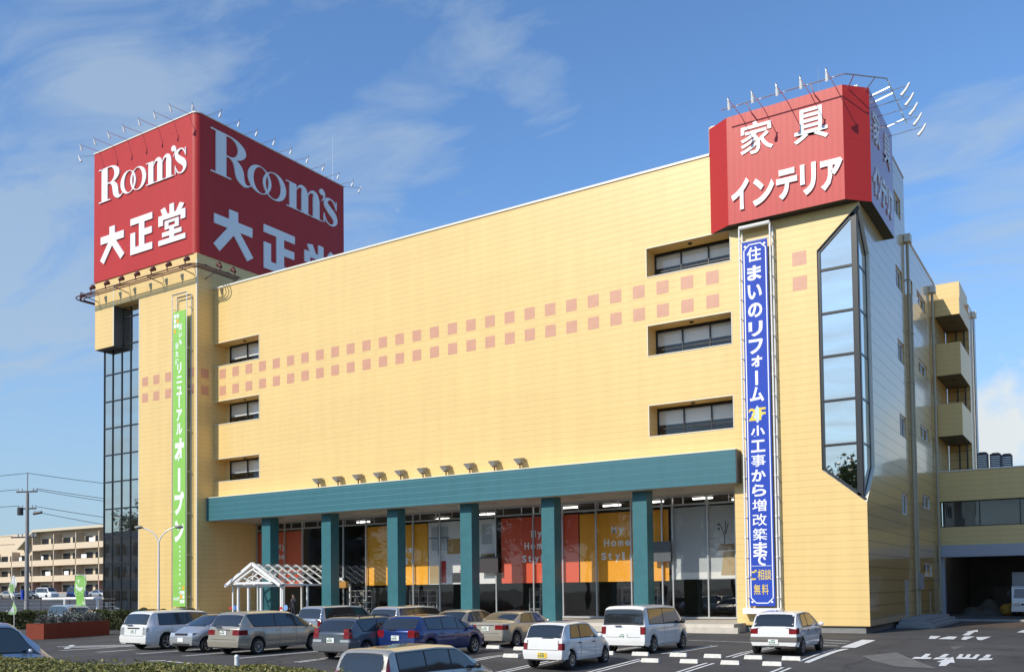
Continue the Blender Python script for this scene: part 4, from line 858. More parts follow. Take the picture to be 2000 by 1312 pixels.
mb.build('roof_glass', M_['glass_clear'], ep)
mb = MB()
for x in (EX0 + .55, -48.55, -47.35, EX1 - .1): mb.box(x - .07, x + .07, EY0 + .35, EY0 + .5, GF, EZ)
mb.box(EX0 + .62, EX1 - .17, EY0 + .37, EY0 + .48, EZ - .16, EZ - .02); mb.box(EX0 + .62, EX1 - .17, EY0 + .37, EY0 + .48, GF + .02, GF + .28)
for y in (EY0 + .4, EY0 + 2.6, EY0 + 4.8, EY1 - .1): mb.box(EX0 - .05, EX0 + .05, y, y + .1, GF, EZ); mb.box(EX1 - .05, EX1 + .05, y, y + .1, GF, EZ)
mb.box(EX0 - .05, EX0 + .05, EY0 + .4, EY1, EZ - .1, EZ); mb.box(EX1 - .05, EX1 + .05, EY0 + .4, EY1, EZ - .1, EZ); mb.build('porch_frame', M_['white_metal'], ep)
mb = MB(); y = EY0 + .42; mb.quad((EX0, y, GF), (EX1, y, GF), (EX1, y, EZ), (EX0, y, EZ)); mb.quad((EX0, y, GF), (EX0, EY1, GF), (EX0, EY1, EZ), (EX0, y, EZ)); mb.quad((EX1, y, GF), (EX1, EY1, GF), (EX1, EY1, EZ), (EX1, y, EZ)); mb.build('glass_wall', M_['glass_clear'], ep)
for x in (-49.8, -45.0):
    mb = MB(); mb.prism(ell(x, 1.25, .19, .19, 0, 360, 16)[:-1], front(EY0 + .36), .012); s = mb.build('round_sticker', mat('blue sticker', (.20, .38, .70), .5), ep)
    mb = MB(); mb.prism([(x - .55, 1.12), (x - .33, 1.16), (x - .36, 1.32), (x - .58, 1.28)], front(EY0 + .36), .012); mb.build('red_sticker', mat('red sticker', (.6, .03, .03), .5), ep)
mb = MB(); mb.box(-44.9, -43.9, 48.0, 48.1, 2.5, 2.95); tag(mb.build('small_sign_board', mat('brown sign board', (.40, .20, .04), .5)), 'small brown board under the porch roof beside the second pillar', 'sign board')

# a shopper at the entrance
def person():
    t = thing('person', 'person in dark jacket standing at the entrance porch', 'person', (-44.35, 43.4, GF - .01))
    J = {'pel': (0, 0, .90, .135, .10), 'waist': (0, 0, 1.05, .13, .10), 'chest': (0, 0, 1.28, .165, .115), 'neck': (0, -.005, 1.42, .055, .055), 'head0': (0, -.015, 1.50, .07, .085), 'head1': (0, -.02, 1.57, .078, .095), 'head2': (0, -.01, 1.65, .05, .06)}
    ch = [('pel', 'waist'), ('waist', 'chest'), ('chest', 'neck'), ('neck', 'head0'), ('head0', 'head1'), ('head1', 'head2')]
    for s, n in ((-1, 'l'), (1, 'r')):
        J['hip' + n] = (s * .09, 0, .84, .085, .085); J['knee' + n] = (s * .10, -.02 + s * .05, .47, .06, .06); J['ank' + n] = (s * .10, .02 + s * .08, .07, .04, .04); J['toe' + n] = (s * .12, -.12 + s * .08, .035, .04, .03)
        J['sh' + n] = (s * .18, 0, 1.34, .06, .06); J['el' + n] = (s * .25, .02 if s < 0 else -.1, 1.08 if s < 0 else 1.12, .045, .045); J['wr' + n] = (s * .24, -.08 if s < 0 else -.3, .86 if s < 0 else 1.22, .03, .03); J['ha' + n] = (s * .235, -.11 if s < 0 else -.37, .79 if s < 0 else 1.28, .03, .02)
        ch += [('pel', 'hip' + n), ('hip' + n, 'knee' + n), ('knee' + n, 'ank' + n), ('ank' + n, 'toe' + n), ('chest', 'sh' + n), ('sh' + n, 'el' + n), ('el' + n, 'wr' + n), ('wr' + n, 'ha' + n)]
    ks = list(J); me = bpy.data.meshes.new('body'); me.from_pydata([J[k][:3] for k in ks], [(ks.index(a), ks.index(b)) for a, b in ch], [])
    o = bpy.data.objects.new('body', me); COL.objects.link(o); o.parent = t
    md = o.modifiers.new('skin', 'SKIN'); sv = me.skin_vertices[0].data
    for i, k in enumerate(ks): sv[i].radius = (J[k][3], J[k][4]); sv[i].use_root = (i == 0)
    o.modifiers.new('sub', 'SUBSURF').levels = 2; o.modifiers['sub'].render_levels = 2; md.use_smooth_shade = True
    m = mat('clothes and skin', (.02, .02, .028), .85); tt = m.node_tree; g = N('ShaderNodeTexCoord', tt); sp = N('ShaderNodeSeparateXYZ', tt); tt.links.new(g.outputs['Object'], sp.inputs[0])
    lt = N('ShaderNodeMath', tt, operation='GREATER_THAN'); lt.inputs[1].default_value = 1.43; tt.links.new(sp.outputs['Z'], lt.inputs[0]); mx = N('ShaderNodeMixRGB', tt); mx.inputs[1].default_value = (.02, .02, .028, 1); mx.inputs[2].default_value = (.48, .29, .21, 1)
    tt.links.new(lt.outputs[0], mx.inputs[0]); tt.links.new(mx.outputs[0], tt.nodes['Principled BSDF'].inputs['Base Color']); me.materials.append(m)
    mb = MB(); mb.ball((0, .015, 1.615), .10, 12, 8, (.92, 1.05, .85)); mb.build('hair', M_['hair'], t, smooth=True, local=True)
    mb = MB(); mb.ball((-.035, -.105, 1.575), .012, 6, 4); mb.ball((.035, -.105, 1.575), .012, 6, 4); mb.build('eyes', M_['black'], t, local=True)
    mb = MB(); mb.ball((0, -.115, 1.545), .016, 6, 4, (.8, 1, 1.3)); mb.ball((-.085, -.01, 1.56), .02, 6, 4, (.5, 1, 1.3)); mb.ball((.085, -.01, 1.56), .02, 6, 4, (.5, 1, 1.3)); mb.build('nose_and_ears', M_['skin'], t, local=True)
    mb = MB()
    for s, yb, zb in ((-1, -.11, .78), (1, -.37, 1.29)):
        for k in range(4): mb.tube([(s * (.215 + k * .014), yb - .005, zb), (s * (.215 + k * .014), yb - .02, zb - .045 if s < 0 else zb + .045), (s * (.215 + k * .014), yb - .01, zb - .075 if s < 0 else zb + .07)], .008, 6, r1=.006)
        mb.tube([(s * .205, yb, zb + .03), (s * .19, yb - .03, zb)], .009, 6, r1=.007)
    mb.build('fingers', M_['skin'], t, local=True)
person()

# ------------------------------------------------------------------ cars
M_['car_glass'] = mat('tinted car glass', (.022, .026, .030), .04, 0, .8, coat=.3)
_paint = {}
def paint(c, metal=.0, rough=.28):
    k = (c, metal)
    if k not in _paint:
        _paint[k] = mat('car paint', c, rough, metal, .5, coat=1.0, noise=.02, nscale=2)
    return _paint[k]
def interp(keys, x):
    if x <= keys[0][0]: return keys[0][1]
    for (a, va), (b, vb) in zip(keys[:-1], keys[1:]):
        if x <= b:
            s = (x - a) / (b - a) if b > a else 0; return va + (vb - va) * s
    return keys[-1][1]
def smoothkeys(keys, r=.09, n=5):
    """round the corners of a piecewise linear profile"""
    out = [keys[0]]
    for i in range(1, len(keys) - 1):
        (x0, z0), (x1, z1), (x2, z2) = keys[i - 1:i + 2]
        a = min(r, (x1 - x0) * .45); b = min(r * 1.6, (x2 - x1) * .45)
        pa = (x1 - a, z1 + (z0 - z1) * a / (x1 - x0)); pb = (x1 + b, z1 + (z2 - z1) * b / (x2 - x1))
        for k in range(n + 1):
            s = k / n; out.append(((1 - s) ** 2 * pa[0] + 2 * s * (1 - s) * x1 + s * s * pb[0], (1 - s) ** 2 * pa[1] + 2 * s * (1 - s) * z1 + s * s * pb[1]))
    out.append(keys[-1]); return out
def make_car(name, label, cat, loc, rotz, S, group=None):
    t = thing(name, label, cat, loc, rotz, group)
    L, Wd, H = S['L'], S['W'], S['H']; top = smoothkeys(S['top']); belt = S['belt']; sill = S.get('sill', .24); ax = S['axles']; wr = S.get('wr', .29); tum = S.get('tumble', .20)
    ox = L / 2; bz = S['belt'][0][1]
    def hw(x):
        k = 1.0
        if x < .5: k -= S.get('rt', .09) * (1 - x / .5) ** 2
        if L - x < .95: k -= S.get('ft', .20) * (1 - (L - x) / .95) ** 2
        return Wd / 2 * k
    def low(x):
        z = sill + (.06 * max(0, 1 - x / .35) if x < .35 else 0) + (.05 * max(0, 1 - (L - x) / .4) if L - x < .4 else 0)
        for a in ax:
            d = abs(x - a)
            if d < wr + .065: z = max(z, wr + math.sqrt((wr + .065) ** 2 - d * d))
        return z
    def sec(x):
        h = hw(x); zt = interp(top, x); zb = min(interp(belt, x), zt - .015); zl = min(low(x), zb - .08); zm = max(zl + .10, min(.55, zb - .12)); zm = min(zm, zb - .03)
        g = max(0.0, min(1.0, (zt - zb) / (H - bz)))
        r = h * (.93 - (tum - .05) * g)
        ze = zb + (zt - zb) * (.90 if g > .3 else .6)
        return [(0, zl), (h * .93, zl), (h * .985, zl + (zm - zl) * .4), (h, zm), (h * .985, zb - .035), (h * .955, zb), (r, ze), (r * .86, zt - .012 * (1 - 0)), (r * .5, zt + .006 * g), (0, zt + .012 * g)]
    xs = set(k[0] for k in top) | set(L * i / 44 for i in range(45))
    for a in ax:
        for k in range(-10, 11):
            xs.add(a + (wr + .066) * math.sin(R(9 * k)))
        xs |= {a - wr - .068, a + wr + .068}
    xs = sorted(x for x in xs if 0 <= x <= L); xs = [x for i, x in enumerate(xs) if i == 0 or x - xs[i - 1] > .004]
    mb = MB(); N2 = 18
    bulge_r, bulge_f = S.get('br', .05), S.get('bf', .10)
    def shiftx(x, z):     # bumper bulge: the ends are fuller at bumper height
        if x < .25: x = x + (1 - x / .25) * bulge_r * min(1, abs(z - .48) / .5)
        if L - x < .4: x = x - (1 - (L - x) / .4) * bulge_f * min(1, (abs(z - .45) / .42) ** 1.5)
        return x
    for x in xs:
        s = sec(x); ring = [(y, z) for y, z in s] + [(-y, z) for y, z in s[-2:0:-1]]
        mb.v += [(shiftx(x, z) - ox, y, z) for y, z in ring]
    for i in range(len(xs) - 1):
        for j in range(N2):
            a, b = i * N2 + j, i * N2 + (j + 1) % N2; under = j in (0, N2 - 1)
            mb.f.append((a, b, b + N2, a + N2)); mb.m.append(1 if under else 0)
    e = (len(xs) - 1) * N2
    for k, rev in ((0, False), (e, True)):
        # cap in strips so that it shades cleanly
        for j in range(9): mb.f.append((k + j, k + j + 1, k + (N2 - j - 1) % N2, k + (N2 - j) % N2) if j else (k, k + 1, k + N2 - 1)); mb.m.append(0)
    pm = S['paint']; body = mb.build('body', [pm, M_['black']], t, smooth=True, local=True)
    def sidept(x, tt, off=.006, sgn=1):
        s = sec(x); a, b = s[5], s[6]; y = a[0] + (b[0] - a[0]) * tt; z = a[1] + (b[1] - a[1]) * tt
        return (shiftx(x, z) - ox, sgn * (y + off), z + off * .25)
    def sidewin(xa, xb, ra=0, rb=0, t0=.07, t1=.90, nm='side_window'):
        for sgn in (-1, 1):
            m = MB(); nx, nt_ = 10, 3
            for i in range(nx + 1):
                for j in range(nt_ + 1):
                    tt = t0 + (t1 - t0) * j / nt_; x = (xa + ra * j / nt_) + ((xb + rb * j / nt_) - (xa + ra * j / nt_)) * i / nx; m.v.append(sidept(x, tt, .006, sgn))
            for i in range(nx):
                for j in range(nt_): m.f.append((i * (nt_ + 1) + j, (i + 1) * (nt_ + 1) + j, (i + 1) * (nt_ + 1) + j + 1, i * (nt_ + 1) + j + 1)); m.m.append(0)
            gpart = m.build(nm, M_['car_glass'], t, smooth=True, local=True)
            m = MB()
            for i in range(nx + 1):
                for j in range(nt_ + 1):
                    tt = (t0 - .05) + (t1 - t0 + .09) * j / nt_; xl_ = xa - .03 + ra * j / nt_; xr_ = xb + .03 + rb * j / nt_; m.v.append(sidept(xl_ + (xr_ - xl_) * i / nx, tt, .003, sgn))
            for i in range(nx):
                for j in range(nt_): m.f.append((i * (nt_ + 1) + j, (i + 1) * (nt_ + 1) + j, (i + 1) * (nt_ + 1) + j + 1, i * (nt_ + 1) + j + 1)); m.m.append(0)
            m.build('window_seal', M_['black'], gpart, smooth=True, local=True)
    for w in S['wins']: sidewin(*w)
    def topglass(xa, xb, k=.90, nm='windscreen', off=.008, mt='car_glass', par=None):
        m = MB(); xx = [xa + (xb - xa) * i / 8 for i in range(9)]; cols = []
        for x in xx:
            s = sec(x); p6, p7, p8, p9 = s[6], s[7], s[8], s[9]
            row = [(p6[0] * k, p6[1] + (p7[1] - p6[1]) * .35), (p7[0] * k, p7[1]), (p8[0] * k, p8[1]), (0, p9[1])]
            row = row + [(-y, z) for y, z in row[-2::-1]]
            dz = interp(top, x + .03) - interp(top, x - .03); nrm = Vector((-dz, 0, .06)).normalized()
            m.v += [(shiftx(x, z) - ox + nrm.x * off, y, z + nrm.z * off) for y, z in row]
        for i in range(8):
            for j in range(6): m.f.append((i * 7 + j, i * 7 + j + 1, (i + 1) * 7 + j + 1, (i + 1) * 7 + j)); m.m.append(0)
        return m.build(nm, M_[mt], par or t, smooth=True, local=True)
    if S.get('talltail'):
        for sgn in (-1, 1):
            m = MB()
            for i in range(5):
                for j in range(5): m.v.append(sidept(.02 + .04 * i + .10 * j / 4 * .6, .02 + .92 * j / 4, .012, sgn))
            for i in range(4):
                for j in range(4): m.f.append((i * 5 + j, i * 5 + j + 1, (i + 1) * 5 + j + 1, (i + 1) * 5 + j)); m.m.append(0)
            k0 = len(m.v)
            for j in range(5): p = sidept(.02 + .10 * j / 4 * .6, .02 + .92 * j / 4, .012, sgn); m.v.append((p[0] - .035, p[1] - sgn * .12, p[2]))
            for j in range(4): m.f.append((j, j + 1, k0 + j + 1, k0 + j)); m.m.append(0)
            m.build('tail_light', M_['lamp_red'], t, smooth=True, local=True)
    gw = topglass(*S['ws'], nm='windscreen'); gr_ = topglass(*S['rw'], nm='rear_window', k=S.get('rwk', .93))
    topglass(S['ws'][0] - .02, S['ws'][1] + .03, k=.94, nm='window_seal', off=.004, mt='black', par=gw); topglass(S['rw'][0] - .012, S['rw'][1] + .015, k=S.get('rwk', .93) + .035, nm='window_seal', off=.004, mt='black', par=gr_)
    # patch that wraps a corner of the car (lamps)
    def wrap(nm, mt, end, y0, xl, z0, z1, sgns=(-1, 1), off=.008):
        for sgn in sgns:
            m = MB(); pts = []
            xe = 0 if end == 'r' else L; d = 1 if end == 'r' else -1
            def yy(x, z):
                s = sec(x)
                for (ya, za), (yb, zb) in zip(s[1:-1], s[2:]):
                    if za <= z <= zb + 1e-6 and zb > za: return ya + (yb - ya) * (z - za) / (zb - za)
                return s[5][0]
            rowsz = [z0 + (z1 - z0) * i / 4 for i in range(5)]; nn = 0
            for z in rowsz:
                row = []; ye = yy(xe, z)
                for q in (0, .5, 1): row.append((shiftx(xe, z) - d * off, (y0 + (ye - y0) * q) + (off if q == 1 else 0)))
                for q in (.25, .5, .75, 1): x = xe + d * xl * q; row.append((shiftx(x, z), yy(x, z) + off))
                nn = len(row); m.v += [(x - ox, sgn * y, z) for x, y in row]
            for i in range(4):
                for j in range(nn - 1): m.f.append((i * nn + j, i * nn + j + 1, (i + 1) * nn + j + 1, (i + 1) * nn + j)); m.m.append(0)
            m.build(nm, mt, t, smooth=True, local=True)
    for a in S.get('tail', ()): wrap('tail_light', M_['lamp_red'], 'r', *a)
    for a in S.get('tailc', ()): wrap('indicator_lens', M_['lamp_clear'], 'r', *a)
    for a in S.get('head', ()): wrap('headlight', M_['lamp_clear'], 'f', *a)
    hb = lambda x0, x1, y0, y1, z0, z1: MB().box(x0 - ox, x1 - ox, y0, y1, z0, z1)
    def endbox(nm, mt, end, y0, y1, z0, z1, th=.02):
        zc = (z0 + z1) / 2; x = shiftx(0 if end == 'r' else L, zc); x = (x - th, x + .02) if end == 'r' else (x - .02, x + th)
        return hb(x[0], x[1], y0, y1, z0, z1).build(nm, mt, t, local=True)
    pz = S.get('plate_z', .78)
    p = endbox('number_plate', M_[S.get('plate', 'plate')], 'r', -.165, .165, pz - .08, pz + .08, .03); xp = shiftx(0, pz) - .031 - ox
    m = MB(); rr = random.Random(len(label))
    for k, y in enumerate((.12, .05, -.0, -.06, -.12)[1:]): m.box(xp - .002, xp, -y - .018, -y + .018, pz - .05, pz + .015)
    m.box(xp - .002, xp, -.06, .07, pz + .035, pz + .06); m.build('plate_print', M_['plate_txt'], p, local=True)
    endbox('number_plate', M_[S.get('plate', 'plate')], 'f', -.165, .165, .42, .58, .02)
    endbox('grille', M_['black'], 'f', -.38, .38, .64, .74, .006); endbox('air_intake', M_['black'], 'f', -.5, .5, .27, .38, .006)
    if S.get('rbump'):
        z0, z1 = S['rbump']; wrap('bumper', S.get('bumpmat', M_['black']), 'r', 0, .5, z0, z1, off=.02)
    else:
        wrap('bumper', pm, 'r', 0, .42, .30, .56, off=.022)
    if not S.get('saloon'):
        hh = hw(0)
        for y in (-hh * .80, hh * .80): endbox('tailgate_seam', M_['black'], 'r', y - .006, y + .006, .58, interp(top, 0) - .03, .004)
        endbox('tailgate_seam', M_['black'], 'r', -hh * .8, hh * .8, .572, .584, .005)
    endbox('lower_valance', M_['black'], 'r', -.45, .45, .26, .31, .012)
    for q in S.get('wiper', ()): hb(*q).build('rear_wiper', M_['black'], t, local=True)
    if S.get('garnish'):
        z0, z1, y = S['garnish']; endbox('tailgate_garnish', M_[S.get('garn_m', 'black')], 'r', -y, y, z0, z1, .014)
    # door seams, handles, mouldings and mirrors
    def strip(nm, mt, x0, x1, z, h, off, n=8):
        for sgn in (-1, 1):
            m = MB()
            for i in range(n + 1):
                x = x0 + (x1 - x0) * i / n
                for zz in (z - h / 2, z + h / 2):
                    s = sec(x); y = s[5][0]
                    for (ya, za), (yb, zb) in zip(s[1:-1], s[2:]):
                        if za <= zz <= zb and zb > za: y = ya + (yb - ya) * (zz - za) / (zb - za)
                    m.v.append((x - ox, sgn * (y + off), zz))
            for i in range(n): m.f.append((2 * i, 2 * i + 2, 2 * i + 3, 2 * i + 1)); m.m.append(0)
            m.build(nm, mt, t, local=True)
    for x in S['doors']:
        for sgn in (-1, 1):
            m = MB(); s = sec(x)
            ps = [s[2], s[3], s[4], s[5]]
            for y, z in ps: m.v += [(x - .006 - ox, sgn * (y + .003), z), (x + .006 - ox, sgn * (y + .003), z)]
            for i in range(3): m.f.append((2 * i, 2 * i + 1, 2 * i + 3, 2 * i + 2)); m.m.append(0)
            m.build('door_seam', M_['black'], t, local=True)
    for x in S['handles']: strip('door_handle', S.get('hmat', pm), x - .09, x + .09, interp(belt, x) - .12, .035, .022, 2)
    if S.get('mould'): strip('side_moulding', S.get('mouldmat', pm), ax[0] + wr + .12, ax[1] - wr - .12, S['mould'], .05, .014)
    xm = S['mirror']; zb = interp(belt, xm)
    for sgn in (-1, 1):
        m = MB(); m.ball((xm - ox, sgn * (hw(xm) + .09), zb + .07), .1, 8, 6, (.6, 1, .75)); m.bar((xm - ox, sgn * hw(xm) * .93, zb + .03), (xm - ox, sgn * (hw(xm) + .05), zb + .06), .05); m.build('wing_mirror', S.get('mirmat', pm), t, smooth=True, local=True)
    if S.get('rails'):
        for sgn in (-1, 1):
            m = MB(); x0, x1 = S['rails']; pts = [(x0 + (x1 - x0) * i / 6 - ox, sgn * Wd * .33, interp(top, x0 + (x1 - x0) * i / 6) + .05) for i in range(7)]; m.tube(pts, .02, 6)
            for q in (0, 3, 6): m.bar(pts[q], (pts[q][0], pts[q][1], pts[q][2] - .07), .03)
            m.build('roof_rail', M_['dark_metal'], t, local=True)
    # wheels
    for a in ax:
        for sgn in (-1, 1):
            yc = sgn * (hw(a) - .10); m = MB(); n = 28; w = .09
            prof = [(wr - .10, -w), (wr - .015, -w), (wr, -w * .65), (wr, w * .65), (wr - .015, w), (wr - .10, w)]
            for k in range(n):
                c_, s_ = math.cos(2 * math.pi * k / n), math.sin(2 * math.pi * k / n); m.v += [(a - ox + r * c_, yc + y, wr + r * s_) for r, y in prof]
            q = len(prof)
            for k in range(n):
                for j in range(q - 1): m.f.append((k * q + j, ((k + 1) % n) * q + j, ((k + 1) % n) * q + j + 1, k * q + j + 1)); m.m.append(0)
            wh = bpy.data.objects.new('wheel', None); COL.objects.link(wh); wh.parent = t; wh.empty_display_size = .2
            m.build('tyre', M_['tyre'], wh, smooth=True, local=True)
            m = MB(); rr_ = wr - .095
            m.add([(a - ox + rr_ * math.cos(2 * math.pi * k / 24), yc + sgn * .05, wr + rr_ * math.sin(2 * math.pi * k / 24)) for k in range(24)], [tuple(range(24))], 1)
            sp = S.get('spokes', 7)
            for k in range(24):
                a0, a1 = 2 * math.pi * k / 24, 2 * math.pi * (k + 1) / 24; P = lambda r, an, y: (a - ox + r * math.cos(an), yc + sgn * y, wr + r * math.sin(an))
                m.add([P(rr_, a0, .088), P(rr_, a1, .088), P(rr_ * .86, a1, .078), P(rr_ * .86, a0, .078)], [(0, 1, 2, 3)], 0)
            for k in range(sp):
                an = 2 * math.pi * k / sp + .3; dw = .9 / sp
                m.add([P(rr_ * .2, an - dw * 1.6, .085), P(rr_ * .2, an + dw * 1.6, .085), P(rr_ * .9, an + dw * .75, .08), P(rr_ * .9, an - dw * .75, .08)], [(0, 1, 2, 3)], 0)
            m.add([P(rr_ * .26, 2 * math.pi * k / 12, .09) for k in range(12)], [tuple(range(12))], 0)
            m.build('rim', [M_['rim'], M_['rim_dark']], wh, local=True)
    return t
UP, DN = R(90), R(-90)
def van(L, H, hood=.75, belt=.98, rake=.14, wsl=.85, nose=.72):      # minivan / tall hatch outline
    return [(0, belt - .02), (.02, belt), (rake, H - .13), (rake + .14, H - .02), (L * .45, H), (L - hood - wsl + .1, H - .05), (L - hood, belt + .07), (L - .25, nose + .14), (L, nose - .02)]
WHT = paint((.76, .76, .74)); SIL = paint((.50, .51, .52), .55); BEI = paint((.46, .42, .34), .5); CHA = paint((.52, .47, .38), .5); BLU = paint((.008, .030, .15), .25); GRY = paint((.10, .12, .14), .4); LAV = paint((.44, .47, .54), .4); BGR = paint((.34, .40, .48), .45); SBE = paint((.50, .46, .38), .5)
def place(xc, yrear, L, up=True): return (xc, yrear + L / 2 if up else yrear, zg(xc, yrear + (L / 2)))
cars = 'cars parked in front of the store'
# white estate-like minivan
S = dict(L=4.8, W=1.83, H=1.60, top=van(4.8, 1.58, .95, .99, .30, .95), belt=[(0, .99), (2.4, .97), (3.9, .95), (4.8, .72)], axles=(.98, 3.80), wr=.32, paint=WHT, wins=[(.62, 2.0, .04), (2.06, 3.05), (3.1, 3.95, 0, -.6)], ws=(3.0, 3.82), rw=(.06, .30), tail=(), tailc=[(.60, .12, .62, .90)], doors=(1.2, 2.1, 3.1), handles=(1.95, 2.95), mirror=3.7, garnish=(.86, .91, .38), wiper=[(-.02, .03, .05, .42, 1.0, 1.03)], spokes=5, plate_z=.76, sill=.2)
make_car('parked_car', 'white low minivan seen from the back left of the small silver hatchback', 'car', place(-33.4, 23.8, 4.8), UP, S, cars)
S = dict(L=3.6, W=1.66, H=1.46, top=[(0, .92), (.03, .95), (.32, 1.36), (.5, 1.43), (1.6, 1.46), (2.05, 1.42), (2.95, .98), (3.35, .82), (3.6, .66)], belt=[(0, .92), (1.8, .92), (2.9, .90), (3.6, .66)], axles=(.60, 2.96), wr=.28, paint=SIL, wins=[(.62, 1.25, .05, 0), (1.32, 2.75, 0, -.5)], ws=(2.08, 2.9), rw=(.06, .32), tail=[(.5, .15, .75, .98)], head=[(.36, .42, .60, .76)], doors=(1.28, 2.3), handles=(1.2, 2.1), mirror=2.55, spokes=6)
make_car('parked_car', 'small silver hatchback parked nose out between the white and beige minivans', 'car', (-30.05, 23.5 + 1.8, zg(-30, 25)), DN, S, cars)
S = dict(L=4.62, W=1.80, H=1.60, top=van(4.62, 1.58, 1.0, 1.0, .34, 1.0), belt=[(0, 1.02), (2.3, .97), (3.7, .93), (4.62, .70)], axles=(.90, 3.72), wr=.30, paint=BEI, wins=[(.72, 1.75, -.25, 0), (1.8, 2.75), (2.8, 3.8, 0, -.65)], ws=(2.75, 3.58), rw=(.07, .34), tail=[(.48, .38, .74, .92)], doors=(1.15, 1.95, 2.8), handles=(1.85, 2.7), mirror=3.45, garnish=(.91, .95, .34), garn_m='chrome', wiper=[(-.02, .03, .1, .45, 1.02, 1.05)], spokes=11, mould=.52, mouldmat=M_['chrome'], plate_z=.82)
make_car('parked_car', 'beige minivan with red tail lights parked right of the small silver hatchback', 'car', place(-27.3, 23.2, 4.62), UP, S, cars)
S = dict(L=4.2, W=1.76, H=1.44, top=van(4.2, 1.42, 1.0, .92, .42, .9), belt=[(0, .92), (2, .90), (3.2, .88), (4.2, .68)], axles=(.85, 3.35), wr=.29, paint=GRY, wins=[(.7, 1.45, -.2, 0), (1.5, 2.3), (2.35, 3.3, 0, -.6)], ws=(2.38, 3.15), rw=(.06, .42), tail=[(.56, .15, .72, 1.04)], doors=(1.5, 2.35), handles=(1.4, 2.25), mirror=3.0, rails=(.8, 2.3), rbump=(.30, .58), bumpmat=mat('grey bumper plastic', (.10, .105, .11), .6), spokes=8, plate_z=.66, tailc=[(.42, .05, .60, .68)])
make_car('parked_car', 'dark grey estate car with roof rails left of the blue hatchback', 'car', place(-21.9, 23.1, 4.2), UP, S, cars)
S = dict(L=4.3, W=1.76, H=1.45, top=van(4.3, 1.44, 1.0, .96, .44, .95), belt=[(0, .96), (2.1, .92), (3.3, .88), (4.3, .66)], axles=(.85, 3.45), wr=.30, paint=BLU, wins=[(.75, 1.55, -.1, 0), (1.6, 2.4), (2.45, 3.5, 0, -.65)], ws=(2.45, 3.28), rw=(.07, .44), tail=[(.52, .22, .72, .96)], doors=(1.55, 2.45), handles=(1.45, 2.35), mirror=3.1, spokes=6, plate_z=.70, wiper=[(-.02, .03, .0, .35, .97, 1.0)])
make_car('parked_car', 'dark blue hatchback seen from the back behind the foreground minivan', 'car', place(-20.2, 24.4, 4.3), UP, S, cars)
S = dict(L=4.6, W=1.74, H=1.40, top=[(0, .96), (.05, 1.0), (.85, 1.02), (1.45, 1.34), (1.8, 1.39), (2.5, 1.40), (2.85, 1.36), (3.6, .98), (4.3, .82), (4.6, .62)], belt=[(0, .95), (1, .96), (2.3, .93), (3.6, .90), (4.6, .64)], axles=(.98, 3.68), wr=.30, paint=CHA, wins=[(1.25, 2.15, .30, 0), (2.2, 3.35, 0, -.5)], ws=(2.86, 3.56), rw=(.92, 1.44), tail=[(.44, .36, .72, .90)], doors=(2.18, 3.1), handles=(1.95, 2.95), mirror=3.2, garnish=(.88, .91, .4), garn_m='chrome', spokes=10, plate_z=.76, wr_=.3)
make_car('parked_car', 'champagne saloon with red tail lights left of the small white hatchback', 'car', place(-20.55, 30.3, 4.6), UP, S, cars)
S = dict(S, paint=SBE, L=4.4, top=[(0, .95), (.05, .98), (.6, 1.0), (1.2, 1.38), (1.6, 1.44), (2.3, 1.45), (2.65, 1.40), (3.45, .98), (4.1, .82), (4.4, .62)], axles=(.88, 3.48), wins=[(1.05, 2.0, .30, 0), (2.05, 3.2, 0, -.5)], ws=(2.66, 3.4), rw=(.66, 1.19), H=1.45, mirror=3.05, doors=(2.02, 2.95), handles=(1.8, 2.8), tail=[(.5, .3, .70, .88)])
make_car('parked_car', 'beige saloon behind the blue hatchback and left of the champagne saloon', 'car', place(-23.3, 30.8, 4.4), UP, S, cars)
S = dict(L=4.5, W=1.69, H=1.62, top=van(4.5, 1.62, .8, 1.02, .24, .8), belt=[(0, 1.02), (2.2, 1.0), (3.7, .97), (4.5, .75)], axles=(.9, 3.6), wr=.30, paint=SIL, wins=[(.4, 1.3, .05, 0), (1.36, 2.35), (2.4, 3.65, 0, -.6)], ws=(2.95, 3.66), rw=(.04, .24), tail=[(.62, .10, .7, .98)], doors=(1.33, 2.38), handles=(2.25, 2.55), mirror=3.45, plate_z=.7)
make_car('parked_car', 'silver van parked behind the dark blue hatchback in the second row', 'car', place(-26.1, 30.6, 4.5), UP, S, cars)
S = dict(S, paint=BGR, tail=[(.60, .12, .62, 1.0)])
make_car('parked_car', 'blue grey van parked behind the beige minivan in the second row', 'car', place(-31.0, 31.2, 4.5), UP, S, cars)
S = dict(L=4.55, W=1.72, H=1.60, top=van(4.55, 1.58, .95, 1.0, .22, .95), belt=[(0, 1.0), (2.2, .97), (3.6, .93), (4.55, .68)], axles=(.9, 3.65), wr=.30, paint=SBE, wins=[(.5, 1.45, .0, 0), (1.5, 2.4), (2.46, 3.75, 0, -.75)], ws=(2.66, 3.5), rw=(.03, .24), rwk=.86, talltail=True, tail=[(.62, .06, .80, .96)], doors=(1.48, 2.43), handles=(1.4, 2.35), mirror=3.3, mirmat=M_['black'], plate_z=.7)
make_car('parked_car', 'nearest silver beige minivan with tall red tail lights at the bottom of the lot', 'car', Vector(place(-14.0, 15.6, 4.55)) - Vector((0, 0, .14)), UP, S, cars)
